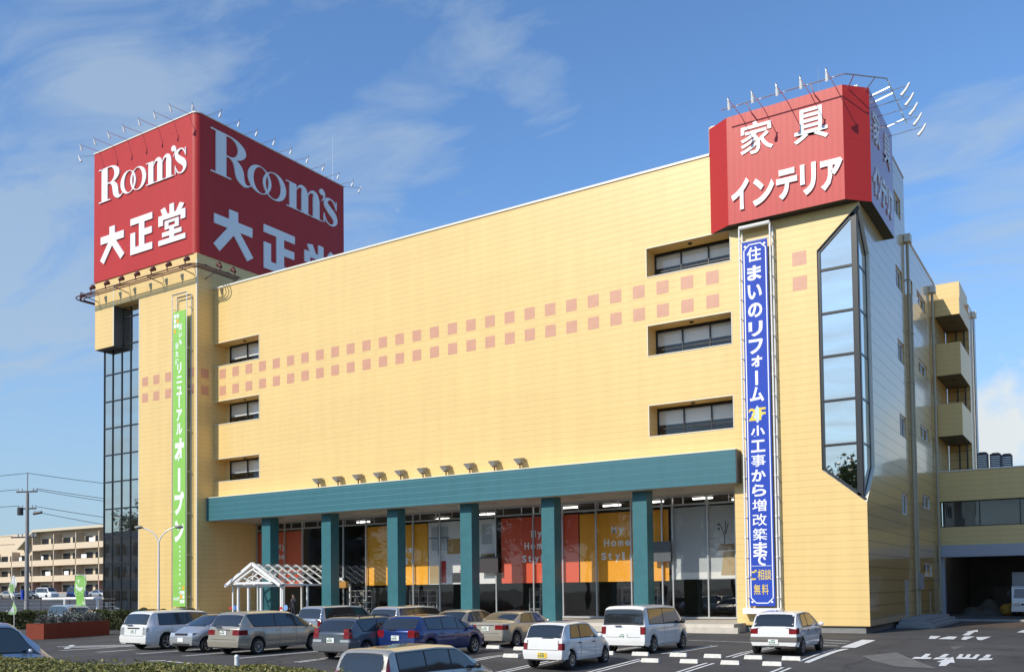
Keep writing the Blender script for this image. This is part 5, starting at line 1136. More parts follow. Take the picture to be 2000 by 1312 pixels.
S = dict(L=3.3, W=1.46, H=1.40, top=[(0, .90), (.02, .93), (.30, 1.31), (.45, 1.37), (1.3, 1.40), (1.85, 1.36), (2.45, .95), (3.1, .80), (3.3, .62)], belt=[(0, .90), (1.6, .88), (2.5, .86), (3.3, .64)], axles=(.55, 2.83), wr=.26, paint=WHT, wins=[(.5, 1.08, .12, 0), (1.14, 2.25, 0, -.5)], ws=(1.87, 2.4), rw=(.04, .30), tail=[(.53, .12, .58, .78)], doors=(1.1, 2.05), handles=(1.0, 1.9), hmat=M_['black'], mirror=2.15, plate='plate_y', plate_z=.42, spokes=9, garnish=(.46, .50, .3), wiper=[(-.01, .03, -.35, .05, .95, .97)], tumble=.16)
make_car('parked_car', 'small white hatchback with a yellow number plate seen from the back', 'car', place(-14.32, 24.15, 3.3), UP, S, cars)
S = dict(L=4.05, W=1.74, H=1.68, top=van(4.05, 1.67, .55, 1.0, .10, .75, .80), belt=[(0, 1.0), (2, .97), (3.4, .95), (4.05, .80)], axles=(.75, 3.42), wr=.29, paint=WHT, wins=[(.42, 1.62, .03, 0), (1.68, 3.4, 0, -.55)], ws=(2.86, 3.45), rw=(.025, .115), rwk=.97, tail=[(.66, .06, .68, .94)], doors=(1.65, 2.6), handles=(1.5, 1.85), mirror=3.1, mirmat=M_['black'], plate_z=.62, wiper=[(-.03, .02, .05, .3, .96, .98)], tumble=.13, rt=.05, ft=.14, spokes=9)
make_car('parked_car', 'white boxy compact van with large dark rear window seen from the back', 'car', place(-14.25, 29.5, 4.05), UP, S, cars)
S = dict(L=3.6, W=1.68, H=1.45, top=[(0, .90), (.03, .93), (.34, 1.34), (.5, 1.41), (1.5, 1.45), (2.0, 1.41), (2.85, .97), (3.35, .82), (3.6, .66)], belt=[(0, .92), (1.8, .91), (2.9, .88), (3.6, .66)], axles=(.60, 2.96), wr=.28, paint=WHT, wins=[(.66, 1.25, .1, 0), (1.32, 2.7, 0, -.5)], ws=(2.03, 2.8), rw=(.05, .34), rwk=.9, tail=[(.52, .2, .70, .90)], doors=(1.28, 2.3), handles=(1.2, 2.1), hmat=M_['black'], mirror=2.5, rbump=(.44, .60), bumpmat=mat('dark grey bumper', (.12, .11, .10), .6), plate_z=.44, spokes=6)
make_car('parked_car', 'white hatchback with dark bumper strip parked alone near the blue banner', 'car', place(-9.42, 30.9, 3.6), UP, S, cars)
# silver blue van at the left edge, side on, nose to the right
S = dict(L=4.4, W=1.69, H=1.9, top=van(4.4, 1.9, .45, 1.05, .12, .95, .85), belt=[(0, 1.05), (2.5, 1.03), (3.6, 1.0), (4.4, .82)], axles=(.85, 3.2), wr=.30, paint=LAV, wins=[(.3, 1.4), (1.5, 2.5), (2.62, 3.85, 0, -.6)], ws=(2.98, 3.85), rw=(.03, .12), tail=[(.62, .08, .7, 1.0)], doors=(2.55, 3.55), handles=(2.7,), mirror=3.45, spokes=8, head=[(.4, .3, .66, .82)])
make_car('parked_car', 'silver blue van side on behind the foreground hedge, cut off at the left', 'car', (-25.5, 13.1, zg(-25.5, 13.1) + .03), UP, S, cars)
# background cars
BG = dict(L=4.5, W=1.7, H=1.42, top=[(0, .92), (.05, .96), (.8, 1.0), (1.35, 1.34), (1.8, 1.41), (2.4, 1.42), (2.8, 1.38), (3.55, .98), (4.3, .82), (4.5, .62)], belt=[(0, .93), (1, .95), (2.3, .92), (3.6, .90), (4.5, .64)], axles=(.95, 3.6), wr=.30, paint=SIL, wins=[(1.2, 2.1, .3, 0), (2.15, 3.3, 0, -.5)], ws=(2.82, 3.5), rw=(.88, 1.34), tail=[(.45, .3, .7, .88)], head=[(.4, .35, .6, .76)], doors=(2.12, 3.0), handles=(1.9, 2.9), mirror=3.15)
VN = dict(L=4.6, W=1.7, H=1.9, top=van(4.6, 1.9, .55, 1.05, .12, .95, .85), belt=[(0, 1.05), (2.5, 1.03), (3.7, 1.0), (4.6, .82)], axles=(.85, 3.4), wr=.31, paint=WHT, wins=[(.3, 1.5), (1.55, 2.6), (2.7, 3.9, 0, -.6)], ws=(3.1, 3.95), rw=(.03, .12), tail=[(.62, .08, .7, 1.0)], head=[(.4, .3, .66, .82)], doors=(2.65, 3.6), handles=(2.75,), mirror=3.5)
far = 'cars in the far car park'
def bgcar(lab, spec, d, px_x, ang):
    pass
for lab, spec, x, y, ang in (('pale saloon in the far car park at the left edge of the picture', dict(BG, paint=CHA), -155.3, 87.3, R(0)), ('dark saloon behind the utility pole in the far car park', dict(BG, paint=GRY), -152.9, 89.6, R(10)), ('white van in the far car park right of the utility pole', VN, -149.4, 90.2, R(0)), ('dark blue van behind the white van in the far car park', dict(VN, paint=BLU), -146.5, 94.0, R(0)), ('silver saloon in the far car park just left of the stair tower glass', dict(BG), -142.3, 95.1, R(0)),
                             ('dark car beyond the hedge at the left edge', dict(BG, paint=GRY), -75.6, 40.0, R(60)), ('silver car in front of the stair tower glass', dict(VN, paint=SIL, H=1.6, top=van(4.6, 1.6, .9, .98, .3, .95)), -57.0, 36.2, R(-10))):
    make_car('distant_car' if x < -100 else 'parked_car', lab, 'car', (x, y, zg(x, y)), ang, spec, far if x < -100 else cars)

# delivery truck in the bay: flat cab and box body
tr = thing('delivery_truck', 'white flat fronted truck standing in the delivery bay', 'truck', (-4.35, 71.5, .125))
x0, x1, ya = -5.3, -3.4, 68.6
mb = MB()
pr_ = [(ya, .45), (ya - .03, .75), (ya, 1.12), (ya + .22, 1.85), (ya + .35, 1.98), (ya + 1.6, 2.0), (ya + 1.6, .45)]
mb.add([(x0, y, z + .12) for y, z in pr_] + [(x1, y, z + .12) for y, z in pr_], [tuple(range(7)), tuple(range(13, 6, -1))] + [(i, (i + 1) % 7, 7 + (i + 1) % 7, 7 + i) for i in range(7)])
mb.build('cab', WHT, tr, bevel=.05)
mb = MB(); mb.quad((x0 + .12, ya + .03 - .02, 1.30), (x1 - .12, ya + .03 - .02, 1.30), (x1 - .18, ya + .20 - .02, 1.90), (x0 + .18, ya + .20 - .02, 1.90)); mb.build('windscreen', M_['car_glass'], tr)
for a, b in ((x0 + .1, x0 + .5), (x1 - .5, x1 - .1)):
    mb = MB(); mb.box(a, b, ya - .05, ya, .80, .98); mb.build('headlight', M_['lamp_clear'], tr)
mb = MB(); mb.box(x0 + .55, x1 - .55, ya - .045, ya, .84, .95); mb.box(x0 + .3, x1 - .3, ya - .06, ya - .04, .60, .70); mb.build('grille', M_['black'], tr)
mb = MB(); mb.box(x0 - .02, x1 + .02, ya - .08, ya + .3, .42, .76); mb.build('bumper', WHT, tr, bevel=.03)
mb = MB(); mb.box(x0 - .05, x1 + .05, ya + 1.7, ya + 5.6, .9, 3.0); mb.build('box_body', M_['grey_panel'], tr)
for y in (ya + .8, ya + 4.6):
    for x in (x0 + .12, x1 - .12):
        mb = MB(); mb.tube([(x - .1, y, .47), (x + .1, y, .47)], .35, 18); w_ = mb.build('wheel', M_['tyre'], tr)
        mb = MB(); mb.tube([(x - .11, y, .47), (x + .11, y, .47)], .2, 14); mb.build('rim', M_['rim'], w_)
for x in (x0 - .15, x1 + .15):
    mb = MB(); mb.box(x - .08, x + .08, ya + .02, ya + .08, 1.45, 1.8); mb.bar((x, ya + .05, 1.75), (x + (.15 if x < -4 else -.15), ya + .2, 1.8), .03); mb.build('wing_mirror', M_['black'], tr)

# ------------------------------------------------------------------ painted markings
def gquad(mb, pts, dz=.012, seg=1):
    mb.add([(x, y, zg(x, y) + dz) for x, y in pts], [tuple(range(len(pts)))])
def gline(mb, x0, y0, x1, y1, w, dz=.012):
    d = Vector((x1 - x0, y1 - y0)); n = max(1, int(d.length / 1.5)); p = Vector((-d.y, d.x)).normalized() * w / 2
    for k in range(n):
        a = Vector((x0, y0)) + d * k / n; b = Vector((x0, y0)) + d * (k + 1) / n
        gquad(mb, [(a.x - p.x, a.y - p.y), (b.x - p.x, b.y - p.y), (b.x + p.x, b.y + p.y), (a.x + p.x, a.y + p.y)], dz)
mk = MB()
for x in (-36.0, -33.5, -31.0, -28.35, -25.5, -22.65, -20.1, -17.7, -15.3, -12.9, -10.6, -8.2):          # stall lines, both rows, double bars
    for o in (-.11, .11):
        if x > -18.5: gline(mk, x + o, 22.9, x + o, 28.2, .09); gline(mk, x + o + .02, 29.9, x + o + .02, 34.8, .09)
        else: gline(mk, x + o, 22.3, x + o, 27.2, .09); gline(mk, x + o, 30.0, x + o, 34.8, .09)
gline(mk, -15.2, 37.9, -12.3, 37.35, .12)
for a, b in (((-10.1, 40.1), (-8.9, 39.5)), ((-9.6, 38.2), (-8.7, 37.9)), ((-9.2, 36.4), (-8.6, 36.3))): gline(mk, *a, *b, .16)
gquad(mk, [(-8.33, 35.47), (-7.78, 35.3), (-8.10, 40.5), (-8.68, 40.7)], .016)
gline(mk, -8.0, 29.6, -7.95, 34.8, .16, .014)
gline(mk, -27.6, 20.1, -27.1, 20.6, .12); gline(mk, -26.9, 20.5, -25.5, 20.45, .12)
for a, b in (((-38.8, 23.9), (-36.9, 26.3)), ((-38.2, 23.8), (-36.2, 26.1)), ((-37.6, 23.6), (-35.9, 25.5)), ((-39.4, 25.0), (-37.0, 23.2))): gline(mk, *a, *b, .22, .013)
tag(mk.build('parking_markings', M_['paint']), kind='structure')
mk = MB()
for p in ([(-5.5, 45.66), (-5.62, 49.0), (-5.75, 49.0), (-5.47, 51.3), (-5.22, 49.0), (-5.36, 49.0), (-5.21, 45.55)],
          [(-6.37, 42.3), (-6.64, 44.7), (-6.22, 44.6), (-6.11, 42.25)], [(-6.03, 42.3), (-5.9, 44.5), (-5.53, 44.4), (-5.4, 42.2)], [(-5.15, 42.3), (-5.29, 44.5), (-4.9, 44.8), (-4.93, 41.95)], [(-4.8, 44.3), (-4.26, 44.8), (-4.34, 42), (-4.5, 42.1)],
          [(-5.35, 32.1), (-5.34, 32.65), (-4.84, 32.75), (-4.83, 32.3)], [(-5.16, 32.68), (-5.18, 33.75), (-5.02, 33.76), (-4.99, 32.76)], [(-4.75, 32.27), (-4.73, 32.8), (-4.31, 32.95), (-4.31, 32.5)], [(-4.67, 32.9), (-4.64, 33.95), (-4.49, 33.95), (-4.49, 33.0)],
          [(-4.15, 32.75), (-4.19, 34.1), (-4.08, 34.1), (-4.03, 33.2), (-3.95, 33.2), (-3.97, 34.2), (-3.86, 34.2), (-3.82, 33.2), (-3.72, 33.2), (-3.72, 34.25), (-3.6, 34.25), (-3.6, 32.9)],
          [(-3.5, 32.57), (-3.48, 33.2), (-3.14, 33.35), (-3.15, 32.9)], [(-3.45, 33.35), (-3.42, 34.37), (-3.28, 34.33), (-3.28, 33.4)], [(-4.35, 30.6), (-4.42, 31.6), (-4.55, 31.6), (-4.28, 33.2), (-4.03, 31.6), (-4.16, 31.6), (-4.17, 30.7)], [(-3.62, 49.1), (-3.5, 51.6), (-3.1, 51.6), (-3.2, 48.8)]):
    gquad(mk, p, .013)
tag(mk.build('lane_markings', M_['paint']), kind='structure')
mk = MB(); gquad(mk, [(-6.9, 32.3), (-6.33, 31.1), (-5.44, 30.0), (-4.3, 30.0), (-5.3, 32.0), (-6.1, 33.8)], .006); gquad(mk, [(-4.9, 37.3), (-4.59, 35.9), (-4.5, 38.1)], .006); tag(mk.build('road_patch', M_['patch']), kind='structure')
mk = MB(); mk.box(XR + .3, 8, 62.6, 63.0, .004, .13); tag(mk.build('bay_kerb', M_['concrete']), kind='structure')
mk = MB(); gquad(mk, [(-7.0, 54.0), (-3.0, 54.5), (6, 56), (6, 61), (-7.0, 61)], .007); tag(mk.build('bay_apron', mat('rust stained apron', (.10, .07, .05), .85, noise=.3, nscale=1)), kind='structure')

# wheel stops
stop0 = None
def wheel_stop(x, y, lab, rz=.0):
    global stop0
    if stop0 is None:
        stop0 = thing('wheel_stop', lab, 'wheel stop', (x, y, zg(x, y)), rz, 'concrete wheel stops in the car park')
        m = MB(); m.add([(-.30, -.09, 0), (.30, -.09, 0), (.30, .09, 0), (-.30, .09, 0), (-.28, -.05, .13), (.28, -.05, .13), (.28, .05, .13), (-.28, .05, .13)], [(3, 2, 1, 0), (4, 5, 6, 7), (0, 1, 5, 4), (1, 2, 6, 5), (2, 3, 7, 6), (3, 0, 4, 7)])
        m.build('block', mat('white concrete block', (.66, .64, .58), .75, noise=.12, nscale=8), stop0, local=True, bevel=.012)
        m = MB()
        for u in (-.2, .2): m.tube([(u, 0, .131), (u, 0, .136)], .015, 8)
        m.build('bolt', M_['dark_metal'], stop0, local=True)
    else:
        c = copy_tree(stop0); c.location = (x, y, zg(x, y)); c.rotation_euler = (0, 0, rz); c['label'] = lab
for x, y, lab in ((-11.03, 29.6, 'white wheel stop, left one of the pair left of the banner side hatchback'), (-9.95, 28.2, 'white wheel stop in the front row, second from right'), (-9.75, 29.85, 'white wheel stop under the left rear wheel of the banner side hatchback'), (-8.73, 28.5, 'white wheel stop in the front row, rightmost one'), (-8.6, 30.1, 'white wheel stop under the right rear wheel of the banner side hatchback'),
                  (-12.37, 27.6, 'white wheel stop just right of the small white hatchback with yellow plate'), (-13.4, 29.1, 'white wheel stop under the right rear wheel of the white boxy van'), (-12.15, 29.4, 'white wheel stop in the empty stall right of the white boxy van'), (-11.2, 27.95, 'white wheel stop in the front row, third from right'),
                  (-17.05, 26.7, 'white wheel stop left of the small white hatchback with yellow plate'), (-20.1, 30.2, 'white wheel stop behind the champagne saloon, left one'), (-14.6, 28.9, 'white wheel stop under the left rear wheel of the white boxy van'), (-18.6, 29.8, 'white wheel stop right of the champagne saloon, half hidden')):
    wheel_stop(x, y, lab, R(3))

# ------------------------------------------------------------------ planting
def leaves(mb, n, f, s0, s1, r):
    """n leaf-sized faces, f() -> point, roughly random directions"""
    for _ in range(n):
        p = f()
        if p is None: continue
        a = Vector((r.gauss(0, 1), r.gauss(0, 1), r.gauss(0, .8))).normalized(); b = a.cross(Vector((r.gauss(0, 1), r.gauss(0, 1), r.gauss(0, 1)))).normalized(); s = r.uniform(s0, s1)
        P = Vector(p); k = len(mb.v); mb.v += [tuple(P + a * s), tuple(P + b * s * .5), tuple(P - a * s), tuple(P - b * s * .5)]; mb.f.append((k, k + 1, k + 2, k + 3)); mb.m.append(0)
def hedge(name, label, x0, y0, x1, y1, w, z0, z1, n, lm, s0=.03, s1=.06, seed=3, wob=.10, z1b=None):
    r = random.Random(seed); t = thing(name, label, 'hedge', ((x0 + x1) / 2, (y0 + y1) / 2, z0)); d = Vector((x1 - x0, y1 - y0, 0)); L = d.length; d.normalize(); p = Vector((-d.y, d.x, 0)); z1b = z1 if z1b is None else z1b
    ph = [r.uniform(0, 6) for _ in range(6)]
    bumpf = lambda u, v: wob * (math.sin(u * 1.7 + ph[0]) * .5 + math.sin(u * 4.1 + v * 3 + ph[1]) * .35 + math.sin(u * 9 + v * 5 + ph[2]) * .25)
    def f():
        u = r.uniform(0, L); q = r.random(); zt_ = z1 + (z1b - z1) * u / L
        if q < .55: v = r.uniform(-1, 1); z = zt_ + bumpf(u, v) * (1 - .3 * v * v) - (.12 * abs(v) ** 4) - abs(r.gauss(0, .035)); v *= w / 2
        else:
            z = z0 + (zt_ - z0) * r.random(); v = (-1 if r.random() < .7 else 1) * (w / 2 + bumpf(u, z) * .6 - abs(r.gauss(0, .04)))
        return Vector((x0, y0, 0)) + d * u + p * v + Vector((0, 0, z))
    mb = MB(); leaves(mb, n, f, s0, s1, r); mb.build('foliage', M_[lm], t)
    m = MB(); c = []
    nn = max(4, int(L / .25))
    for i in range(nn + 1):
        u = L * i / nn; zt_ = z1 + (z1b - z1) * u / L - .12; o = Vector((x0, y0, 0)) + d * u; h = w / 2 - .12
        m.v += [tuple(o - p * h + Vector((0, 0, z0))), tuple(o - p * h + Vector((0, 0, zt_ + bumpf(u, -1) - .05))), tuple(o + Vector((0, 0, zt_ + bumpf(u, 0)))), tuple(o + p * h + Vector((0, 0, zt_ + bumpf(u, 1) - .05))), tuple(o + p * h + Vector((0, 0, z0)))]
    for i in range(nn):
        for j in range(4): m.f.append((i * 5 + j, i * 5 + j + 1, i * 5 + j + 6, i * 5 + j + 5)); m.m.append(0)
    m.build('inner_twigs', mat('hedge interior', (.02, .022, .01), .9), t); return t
hedge('clipped_hedge', 'clipped olive green hedge across the bottom left foreground', -14.5, 4.95, -7.9, 8.45, 1.6, -.9, 1.62, 52000, 'leaf_hedge', .02, .045, 5, .05, 1.30)
bank = MB()
for i in range(9):
    u = i / 8; x = -18 + 13.5 * u; y = 2.6 + 7.0 * u
    bank.v += [(x + 3, y - 6, -1.2), (x + .6, y - 1.2, .2), (x - .5, y + 1.4, .0), (x - 1.6, y + 3.6, zg(x - 1.6, y + 3.6) - .1)]
for i in range(8):
    for j in range(3): bank.f.append((i * 4 + j, i * 4 + j + 1, i * 4 + j + 5, i * 4 + j + 4)); bank.m.append(0)
tag(bank.build('grass_bank', M_['grass']), kind='structure')
hedge('low_hedge', 'low dark hedge behind the brick planter at the road edge', -64.5, 33.6, -57.0, 39.5, 2.0, 0, 1.15, 9000, 'leaf_dark', .05, .11, 8, .12)
hedge('low_hedge', 'rounded low hedge at the foot of the cream stair tower', -54.3, 36.6, -48.3, 38.7, 1.8, 0, 1.22, 7000, 'leaf_dark', .05, .10, 9, .14)
pt = thing('brick_planter', 'long dark red brick planter box at the car park edge', 'planter', (-46.8, 30, 0))
A_, B_, C_ = Vector((-46.0, 27.6, 0)), Vector((-47.4, 32.3, 0)), Vector((-47.05, 27.28, 0))
mb = MB(); D_ = B_ + (C_ - A_); q = [A_, B_, D_, C_]
mb.add([tuple(p) for p in q] + [(p.x, p.y, .8) for p in q], [(3, 2, 1, 0), (4, 5, 6, 7), (0, 1, 5, 4), (1, 2, 6, 5), (2, 3, 7, 6), (3, 0, 4, 7)]); mb.build('box', M_['brick_sun'], pt)
mb = MB(); cen = (A_ + B_ + C_ + D_) / 4
mb.add([(cen.x + (p.x - cen.x) * .9, cen.y + (p.y - cen.y) * .9, .804) for p in q], [(0, 1, 2, 3)]); mb.build('soil', M_['bark'], pt)
rs = random.Random(4)
for k in range(7):
    p = A_.lerp(B_, (k + .5) / 7) + (C_ - A_) * rs.uniform(.3, .6); h = rs.uniform(.5, .75)
    t = thing('planter_shrub', 'grey green shrub in the brick planter, %s' % ('nearest one', 'second from the near end', 'third from the near end', 'fourth, in the middle', 'third from the far end', 'second from the far end', 'farthest one')[k], 'shrub', (p.x, p.y, .8), 0, 'shrubs in the brick planter'); mb = MB()
    leaves(mb, 420, lambda: Vector((p.x + rs.gauss(0, .17), p.y + rs.gauss(0, .17), .82 + abs(rs.gauss(.25, .2)) * h * 1.3)), .03, .07, rs); mb.build('foliage', M_['leaf_grey'], t)
    mb = MB(); mb.tube([(p.x, p.y, .8), (p.x + .02, p.y, 1.1)], .02, 5); mb.build('stem', M_['bark'], t)
pt2 = MB(); pt2.box(-41.9, -40.2, 31.8, 33.0, 0, .85); tag(pt2.build('brick_planter', M_['brick_sun']), 'small red brick planter half hidden behind the white minivan', 'planter')

def tree(name, label, x, y, h, rad, n, seed, lm='leaf_tree'):
    r = random.Random(seed); z0 = zg(x, y); t = thing(name, label, 'tree', (x, y, z0)); mb = MB()
    mb.tube([(x, y, z0 - .2), (x + .1, y, z0 + h * .3), (x, y + .1, z0 + h * .7)], h * .022, 8, r1=h * .008); tips = []
    for k in range(11):
        a = k * 2.4; zb = z0 + h * (.28 + .045 * k); e = Vector((x + math.cos(a) * rad * r.uniform(.5, .85), y + math.sin(a) * rad * r.uniform(.5, .85), zb + h * r.uniform(.05, .25))); mb.tube([(x, y, zb), ((x + e.x) / 2, (y + e.y) / 2, (zb + e.z) / 2 + .2), e], h * .008, 5, r1=.02); tips.append(e)
    mb.build('trunk', M_['bark'], t); tips += [Vector((x, y, z0 + h * .85)), Vector((x, y, z0 + h * .65))]
    cl = [c + Vector((r.gauss(0, rad * .2), r.gauss(0, rad * .2), r.gauss(0, h * .06))) for c in tips for _ in range(4)]
    m = MB()
    def f(): c = r.choice(cl); return c + Vector((r.gauss(0, rad * .16), r.gauss(0, rad * .16), r.gauss(0, h * .035)))
    leaves(m, n, f, .16, .42, r); m.build('crown', M_[lm], t); return t
# trees across the street behind the photographer; they show as reflections in the corner window and car glass
tree('broadleaf_tree', 'tall broadleaf tree across the street from the store corner, mirrored in the corner window', -26, -16, 17, 5.2, 6000, 21)
for k, (x, y, h) in enumerate(((-42, -21, 14), (-53, -23, 13), (-64, -21, 15), (-75, -23, 14), (-86, -22, 15), (-97, -24, 14), (-112, -23, 15), (-124, -22, 15), (-137, -24, 14), (-150, -22, 15))):
    tree('street_tree', 'street tree mirrored in the shop glass, %s of ten from the tall broadleaf tree' % ('first', 'second', 'third', 'fourth', 'fifth', 'sixth', 'seventh', 'eighth', 'ninth', 'last')[k], x, y, h + 4.5, 5.8, 6500, 40 + k)
nb = thing('sky_fill_blocker', 'added grey block out of view at the right, cutting sky light on the store side wall', 'building', (14, 40, 0))  # unseen block, added to keep sky light off the store side wall
mb = MB(); mb.box(7, 21, 26, 60, -.3, 9.5); mb.build('wall', mat('grey render', (.16, .14, .12), .85, noise=.1), nb)
mb = MB()
for i in range(6):
    for j in range(3): mb.quad((6.98, 28 + 5.2 * i, 1 + 3 * j), (6.98, 30.5 + 5.2 * i, 1 + 3 * j), (6.98, 30.5 + 5.2 * i, 2.5 + 3 * j), (6.98, 28 + 5.2 * i, 2.5 + 3 * j))
mb.build('window', M_['frame'], nb)
ob = thing('office_block', 'dark office block across the street mirrored in the stair tower glass', 'building', (-125, -5, 0))
mb = MB(); mb.box(-142, -108, -22, 10, -2, 11); mb.build('wall', mat('dull office wall', (.24, .24, .24), .8), ob); mb = MB()
for i in range(8):
    for j in range(3): mb.quad((-107.97, -20 + 3.7 * i, 1.2 + 3.2 * j), (-107.97, -17.6 + 3.7 * i, 1.2 + 3.2 * j), (-107.97, -17.6 + 3.7 * i, 2.8 + 3.2 * j), (-107.97, -20 + 3.7 * i, 2.8 + 3.2 * j)); mb.quad((-141 + 4 * i, 10.03, 1.2 + 3.2 * j), (-138.6 + 4 * i, 10.03, 1.2 + 3.2 * j), (-138.6 + 4 * i, 10.03, 2.8 + 3.2 * j), (-141 + 4 * i, 10.03, 2.8 + 3.2 * j))
mb.build('window', M_['frame'], ob)

# ------------------------------------------------------------------ left background
def curve_lamp():
    t = thing('street_lamp', 'pale double armed street lamp in front of the stair tower', 'street lamp', (-51.33, 38.46, 0)); x, y = -51.33, 38.46; d = Vector((.845, .535, 0))
    m = MB(); m.tube([(x, y, 0), (x, y, 3), (x, y, 5.6)], .085, 10, r1=.06); m.build('post', M_['white_metal'], t, smooth=True)
    for s in (-1, 1):
        m = MB(); P = lambda u, z: (x + d.x * u * s, y + d.y * u * s, z); m.tube([P(0, 5.5), P(.12, 5.85), P(.4, 6.2), P(.8, 6.42), P(1.05, 6.5)], .045, 8); a = m.build('arm', M_['white_metal'], t, smooth=True)
        m = MB(); c = P(1.3, 6.52); m.ball(c, .33, 12, 8, (.95, .75, .36)); m.build('lamp_head', mat('grey lamp head', (.30, .30, .27), .4), a, smooth=True)
curve_lamp()
up = thing('utility_pole', 'grey concrete utility pole with crossarms and insulators', 'utility pole', (-77.9, 45.2, 0)); ux, uy = -77.9, 45.2
mb = MB(); mb.tube([(ux, uy, 0), (ux, uy, 11.0)], .20, 12, r1=.13); mb.tube([(ux, uy, 11.0), (ux, uy, 12.75)], .05, 6); mb.build('pole', M_['pole'], up, smooth=True)
dv = Vector((.9, .43, 0))
for z, l in ((11.1, 1.0), (9.65, .9), (7.2, .9)):
    mb = MB(); mb.bar((ux - dv.x * l * (1.6 if z < 8 else 1), uy - dv.y * l * (1.6 if z < 8 else 1), z), (ux + dv.x * l * .9, uy + dv.y * l * .9, z), .12); a = mb.build('crossarm', M_['dark_metal'], up)
    mb = MB()
    for k in (-.9, -.5, .5, .85): mb.tube([(ux + dv.x * l * k, uy + dv.y * l * k, z + .05), (ux + dv.x * l * k, uy + dv.y * l * k, z + .3)], .07, 8)
    mb.build('insulator', M_['metal'], a)
mb = MB(); mb.tube([(ux - .55, uy - .3, 9.1), (ux - .55, uy - .3, 9.75)], .24, 12); mb.tube([(ux + .6, uy + .2, 9.2), (ux + 1.3, uy + .5, 9.3)], .12, 8); mb.build('transformer', M_['dark_metal'], up)
mb = MB(); mb.box(ux - .3, ux - .05, uy - .35, uy - .15, 1.9, 2.7); mb.build('box', M_['blue'], up)
def wire(lab, a, b, sag):
    a, b = Vector(a), Vector(b); m = MB(); m.tube([a.lerp(b, i / 14) - Vector((0, 0, sag * 4 * (i / 14) * (1 - i / 14))) for i in range(15)], .022, 4, cap=False); tag(m.build('power_line', M_['cable']), lab, 'power line', 'power lines on the utility pole')
FARP = (-52, 95)
for lab, a, b, sag in (('topmost thin wire running right from the pole tip', (ux, uy, 12.7), (-48, 62, 9.2), .5), ('upper wire running right from the top crossarm', (ux + .8, uy + .4, 11.35), (-48, 62, 8.6), .8), ('second wire running right from the top crossarm', (ux + .4, uy + .2, 11.3), (-48, 62, 8.2), .9), ('thick cable running right from the middle crossarm', (ux + .8, uy + .4, 9.8), (-48, 62, 6.4), .7), ('lower cable running right below the thick one', (ux + .5, uy + .3, 9.4), (-48, 62, 6.0), 1.0),
                       ('wire running left from the pole tip out of the picture', (ux, uy, 12.7), (-112, 32, 12.6), .5), ('cable running left from the top crossarm', (ux - .8, uy - .4, 11.3), (-112, 32, 11.0), .3), ('sagging wire running left from the middle crossarm', (ux - .7, uy - .3, 9.9), (-112, 32, 12.4), .9), ('cable running left from the lowest crossarm', (ux - 1.2, uy - .6, 7.3), (-112, 32, 7.4), .2), ('second cable running left from the lowest crossarm', (ux - 1.0, uy - .5, 6.6), (-112, 32, 6.9), .2)): wire(lab, a, b, sag)
# apartment block
ap = thing('apartment_block', 'long four storey cream apartment block with balconies behind the car park', 'building', (-170, 108, 1.9)); PK = mat('pinkish balcony panel', (.72, .52, .38), .7, noise=.06); CW_ = mat('apartment wall', (.70, .57, .40), .75, noise=.06); PW_ = mat('pink ground storey wall', (.60, .36, .26), .75)
a0, a1 = -230.0, -128.0; ay = 104.5; gz = 1.7; fh = 3.05
sl_ = lambda x: ay
mb = MB(); mb.box(a0, a1, ay + 1.6, ay + 12, gz, gz + 4 * fh + .6); mb.build('wall', CW_, ap)
mb = MB(); mb.box(-178, a1, ay - .2, ay + 12.4, gz + 4 * fh + .602, gz + 4 * fh + 1.1); mb.add([(-178, ay - .2, gz + 4 * fh + .602), (-178, ay - .2, gz + 4 * fh + 1.1), (-184, ay - .2, gz + 3 * fh + .4), (-184, ay - .2, gz + 3 * fh), (-178, ay + 12, gz + 4 * fh + 1.1), (-184, ay + 12, gz + 3 * fh + .4)], [(0, 1, 2, 3), (1, 4, 5, 2)]); mb.build('roof', mat('apartment roof', (.62, .56, .42), .7), ap)
for fl in range(4):
    z = gz + fl * fh
    for k, x in enumerate([a1 - 7.2 * (i + 1) for i in range(13)]):
        if x < -185 and fl == 3: continue
        if fl > 0:
            mb = MB(); mb.box(x + .12, x + 7.08, ay, ay + .15, z + .02, z + 1.15); mb.box(x + .12, x + 7.08, ay + .15, ay + 1.59, z + .02, z + .15); mb.build('balcony', PK if fl < 3 and k < 3 else CW_, ap)
        mb = MB(); mb.box(x - .1, x + .1, ay + .05, ay + 1.58, z + (1.16 if fl else 0), z + fh); mb.build('party_wall', PW_ if fl == 0 else CW_, ap)
        mb = MB()
        for u in (.7, 3.9): mb.quad((x + u, ay + 1.57, z + .4), (x + u + 2.4, ay + 1.57, z + .4), (x + u + 2.4, ay + 1.57, z + 2.35), (x + u, ay + 1.57, z + 2.35))
        mb.build('window', M_['frame'], ap)
        if rnd.random() < .55 and fl: mb = MB(); u = rnd.uniform(1, 4.5); mb.box(x + u, x + u + rnd.uniform(.6, 1.8), ay + .3, ay + .34, z + 1.2, z + 1.95); mb.build('laundry', M_['blind'], ap)
        if fl == 0: mb = MB(); mb.box(x + .4, x + 6.8, ay + .4, ay + .5, z, z + 1.0); mb.build('garden_wall', PW_, ap)
mb = MB(); mb.box(a0, a1, ay - 4, ay - 3.7, gz - 1, gz + .9); tag(mb.build('retaining_wall', M_['concrete']), 'grey retaining wall along the back of the far car park', 'wall')
hill = MB(); rs = random.Random(12); pts = []
for i in range(60): pts.append((-900 + i * 18, 420 + 40 * math.sin(i * .3), 12 + 7 * math.sin(i * .37) + 4 * math.sin(i * 1.3)))
